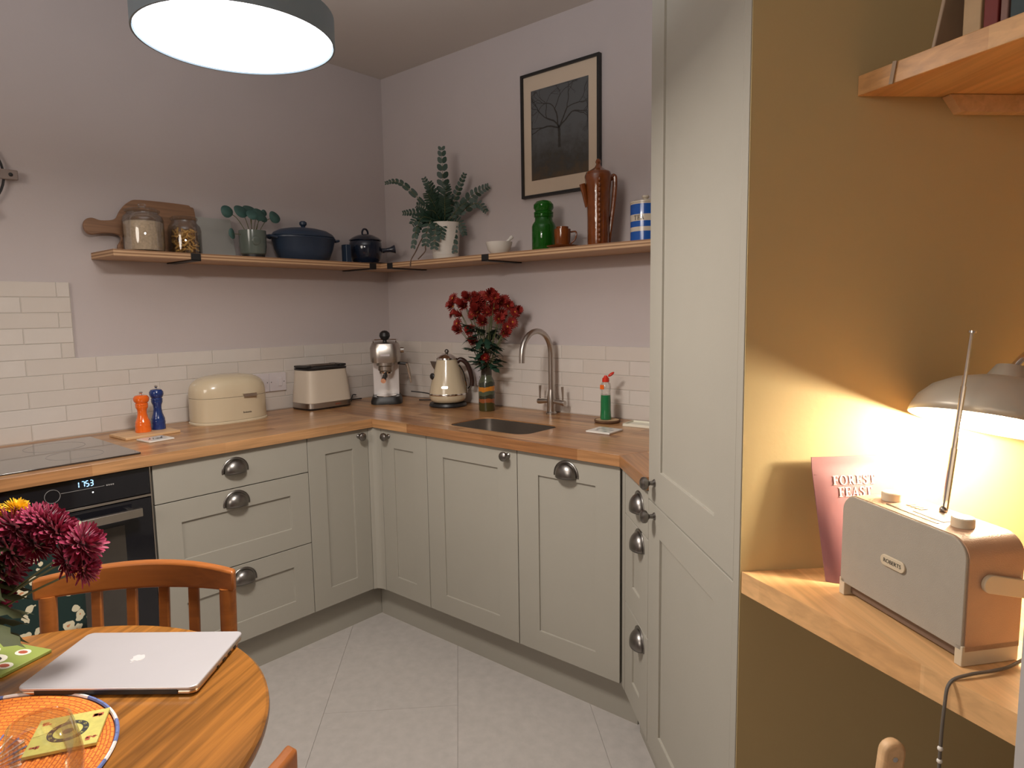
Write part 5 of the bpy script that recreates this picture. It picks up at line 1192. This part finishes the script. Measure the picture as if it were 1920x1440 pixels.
for i in range(12):
    a = R(30*i); text('lettering', 'FOODANDDRINK'[i], .006, M['coastergreen'], c3, Matrix.Translation((.0222*math.cos(a), .0222*math.sin(a), .0055)) @ Matrix.Rotation(a-PI/2, 4, 'Z'), ext=.0001)
# tumbler
gl = [(0.0001, 0), (.026, 0), (.034, .006), (.043, .030), (.0445, .050), (.041, .075), (.0345, .103), (.0335, .104), (.0327, .103), (.0392, .075), (.0427, .050), (.041, .030), (.032, .010), (.022, .006), (0.0001, .006)]
tag(obj('glass_tumbler', B().lathe(gl, 48), M['glass'], loc=(-2.160, -1.942, .7535)), 'clear stemless glass tumbler at the lower left corner on the placemat', 'glass')
# booklet
bo_ = thing('booklet', 'green booklet covered in stickers at the left frame edge on the table', 'booklet', loc=(-2.110, -1.470, .7505), rz=R(-67))
obj('cover', B().box(-.075, .060, -.035, .055, 0, .006), M['limegreen'], bo_, bevel=.001)
for i, (x, y, w_, m_) in enumerate(((.035, -.012, .017, 'stickred'), (-.005, .0, .024, 'dark'), (.02, .032, .016, 'stickred'), (-.045, .02, .02, 'matorange'))):
    b = B().ball((x, y, .0063), w_*.95, 14, 4, sy=.7, sz=.02); s1 = obj('sticker', b, M['sticker'], bo_); obj('sticker_figure', B().ball((x, y, .0066), w_*.62, 9, 4, sy=.55, sz=.03), M[m_], s1)
# maroon chrysanthemums in a vase (vase itself just left of the frame)
V2 = Vector((-2.232, -1.492, .7505))
tag(obj('glass_vase', B().lathe([(0.0001, 0), (.038, 0), (.042, .01), (.045, .07), (.040, .13), (.042, .15), (.039, .15), (.037, .13), (.042, .07), (.038, .012), (0.0001, .01)], 36), M['glass'], loc=V2), 'clear glass vase holding the maroon chrysanthemums on the table', 'vase')
bq2 = thing('flower_bouquet', 'bouquet of maroon and yellow chrysanthemums at the left edge of the table', 'flowers', loc=V2+Vector((0, 0, .13)))
MU = [mummesh('flower', .040, M['maroon']) for _ in range(2)]; MY = mummesh('flower', .026, M['yellow'])
LE2 = leafmesh('leaf', .11, .045, M['leafo'], 4)
hs2 = [(-2.074, -1.521, 1.000, 0, 1.0), (-2.046, -1.545, 1.008, 0, .9), (-2.028, -1.575, .990, 1, .95), (-2.000, -1.607, .969, 0, 1.0), (-2.022, -1.590, .940, 1, .8), (-2.095, -1.515, .930, 0, 1.05), (-2.100, -1.500, .985, 1, 1.05),
       (-2.100, -1.480, 1.020, 2, 1.0), (-2.065, -1.500, 1.025, 2, .9), (-2.055, -1.50, .985, 0, 1.0), (-2.085, -1.53, .96, 1, 1.0), (-2.035, -1.56, 1.005, 1, .9), (-2.003, -1.609, .925, 1, .75), (-2.055, -1.545, .972, 1, .9), (-2.13, -1.47, .95, 0, 1.1), (-2.115, -1.52, .89, 1, 1.0), (-2.16, -1.46, 1.03, 2, 1), (-2.17, -1.50, .98, 0, 1)]
t2 = V2+Vector((0, 0, .13))
for i, (x, y, z, k_, s_) in enumerate(hs2):
    v = Vector((x, y, z))-t2; b_ = Vector((random.uniform(-.02, .02), random.uniform(-.02, .02), -.10))
    look = (v.normalized()+Vector((-.1, -.35, .25))*(.8 if i % 2 else .3)).normalized()
    P = smoothcurve([b_, b_.lerp(v, .55)+Vector((0, 0, .015)), v-look*.012], 6); obj('stem', B().tube(P, .0019, 6), M['stem'], bq2)
    o = bpy.data.objects.new('flower', MU[i % 2] if k_ < 2 else MY); COL.objects.link(o); o.parent = bq2; o.location = v; o.rotation_euler = look.to_track_quat('Z', 'Y').to_euler(); o.scale = (s_*1.08,)*3
for i in range(46):
    a = random.uniform(-1.9, 1.4); z = random.uniform(-.01, .13); r_ = .02+z*.6
    o = bpy.data.objects.new('leaf', LE2); COL.objects.link(o); o.parent = bq2; o.location = (r_*math.cos(a), r_*math.sin(a), z); o.rotation_euler = (random.uniform(-.5, .5), random.uniform(-.6, .5), a); s_ = random.uniform(.6, .95); o.scale = (s_,)*3
for x, y, z, ry, a, s_ in ((.055, -.075, .005, .15, -.9, 1.1), (.05, -.05, -.005, .2, -.6, 1.1), (.06, -.03, .03, 0, -.45, 1), (.06, .0, -.02, .1, -.3, 1.0), (.08, -.02, .0, .2, -.1, .9), (.05, .02, .02, .2, .1, 1.0), (.07, -.06, .03, .3, -.5, .9), (.09, -.04, .045, .2, -.2, .8)):
    o = bpy.data.objects.new('leaf', LE2); COL.objects.link(o); o.parent = bq2; o.location = (x, y, z); o.rotation_euler = (0, ry, a); o.scale = (s_,)*3
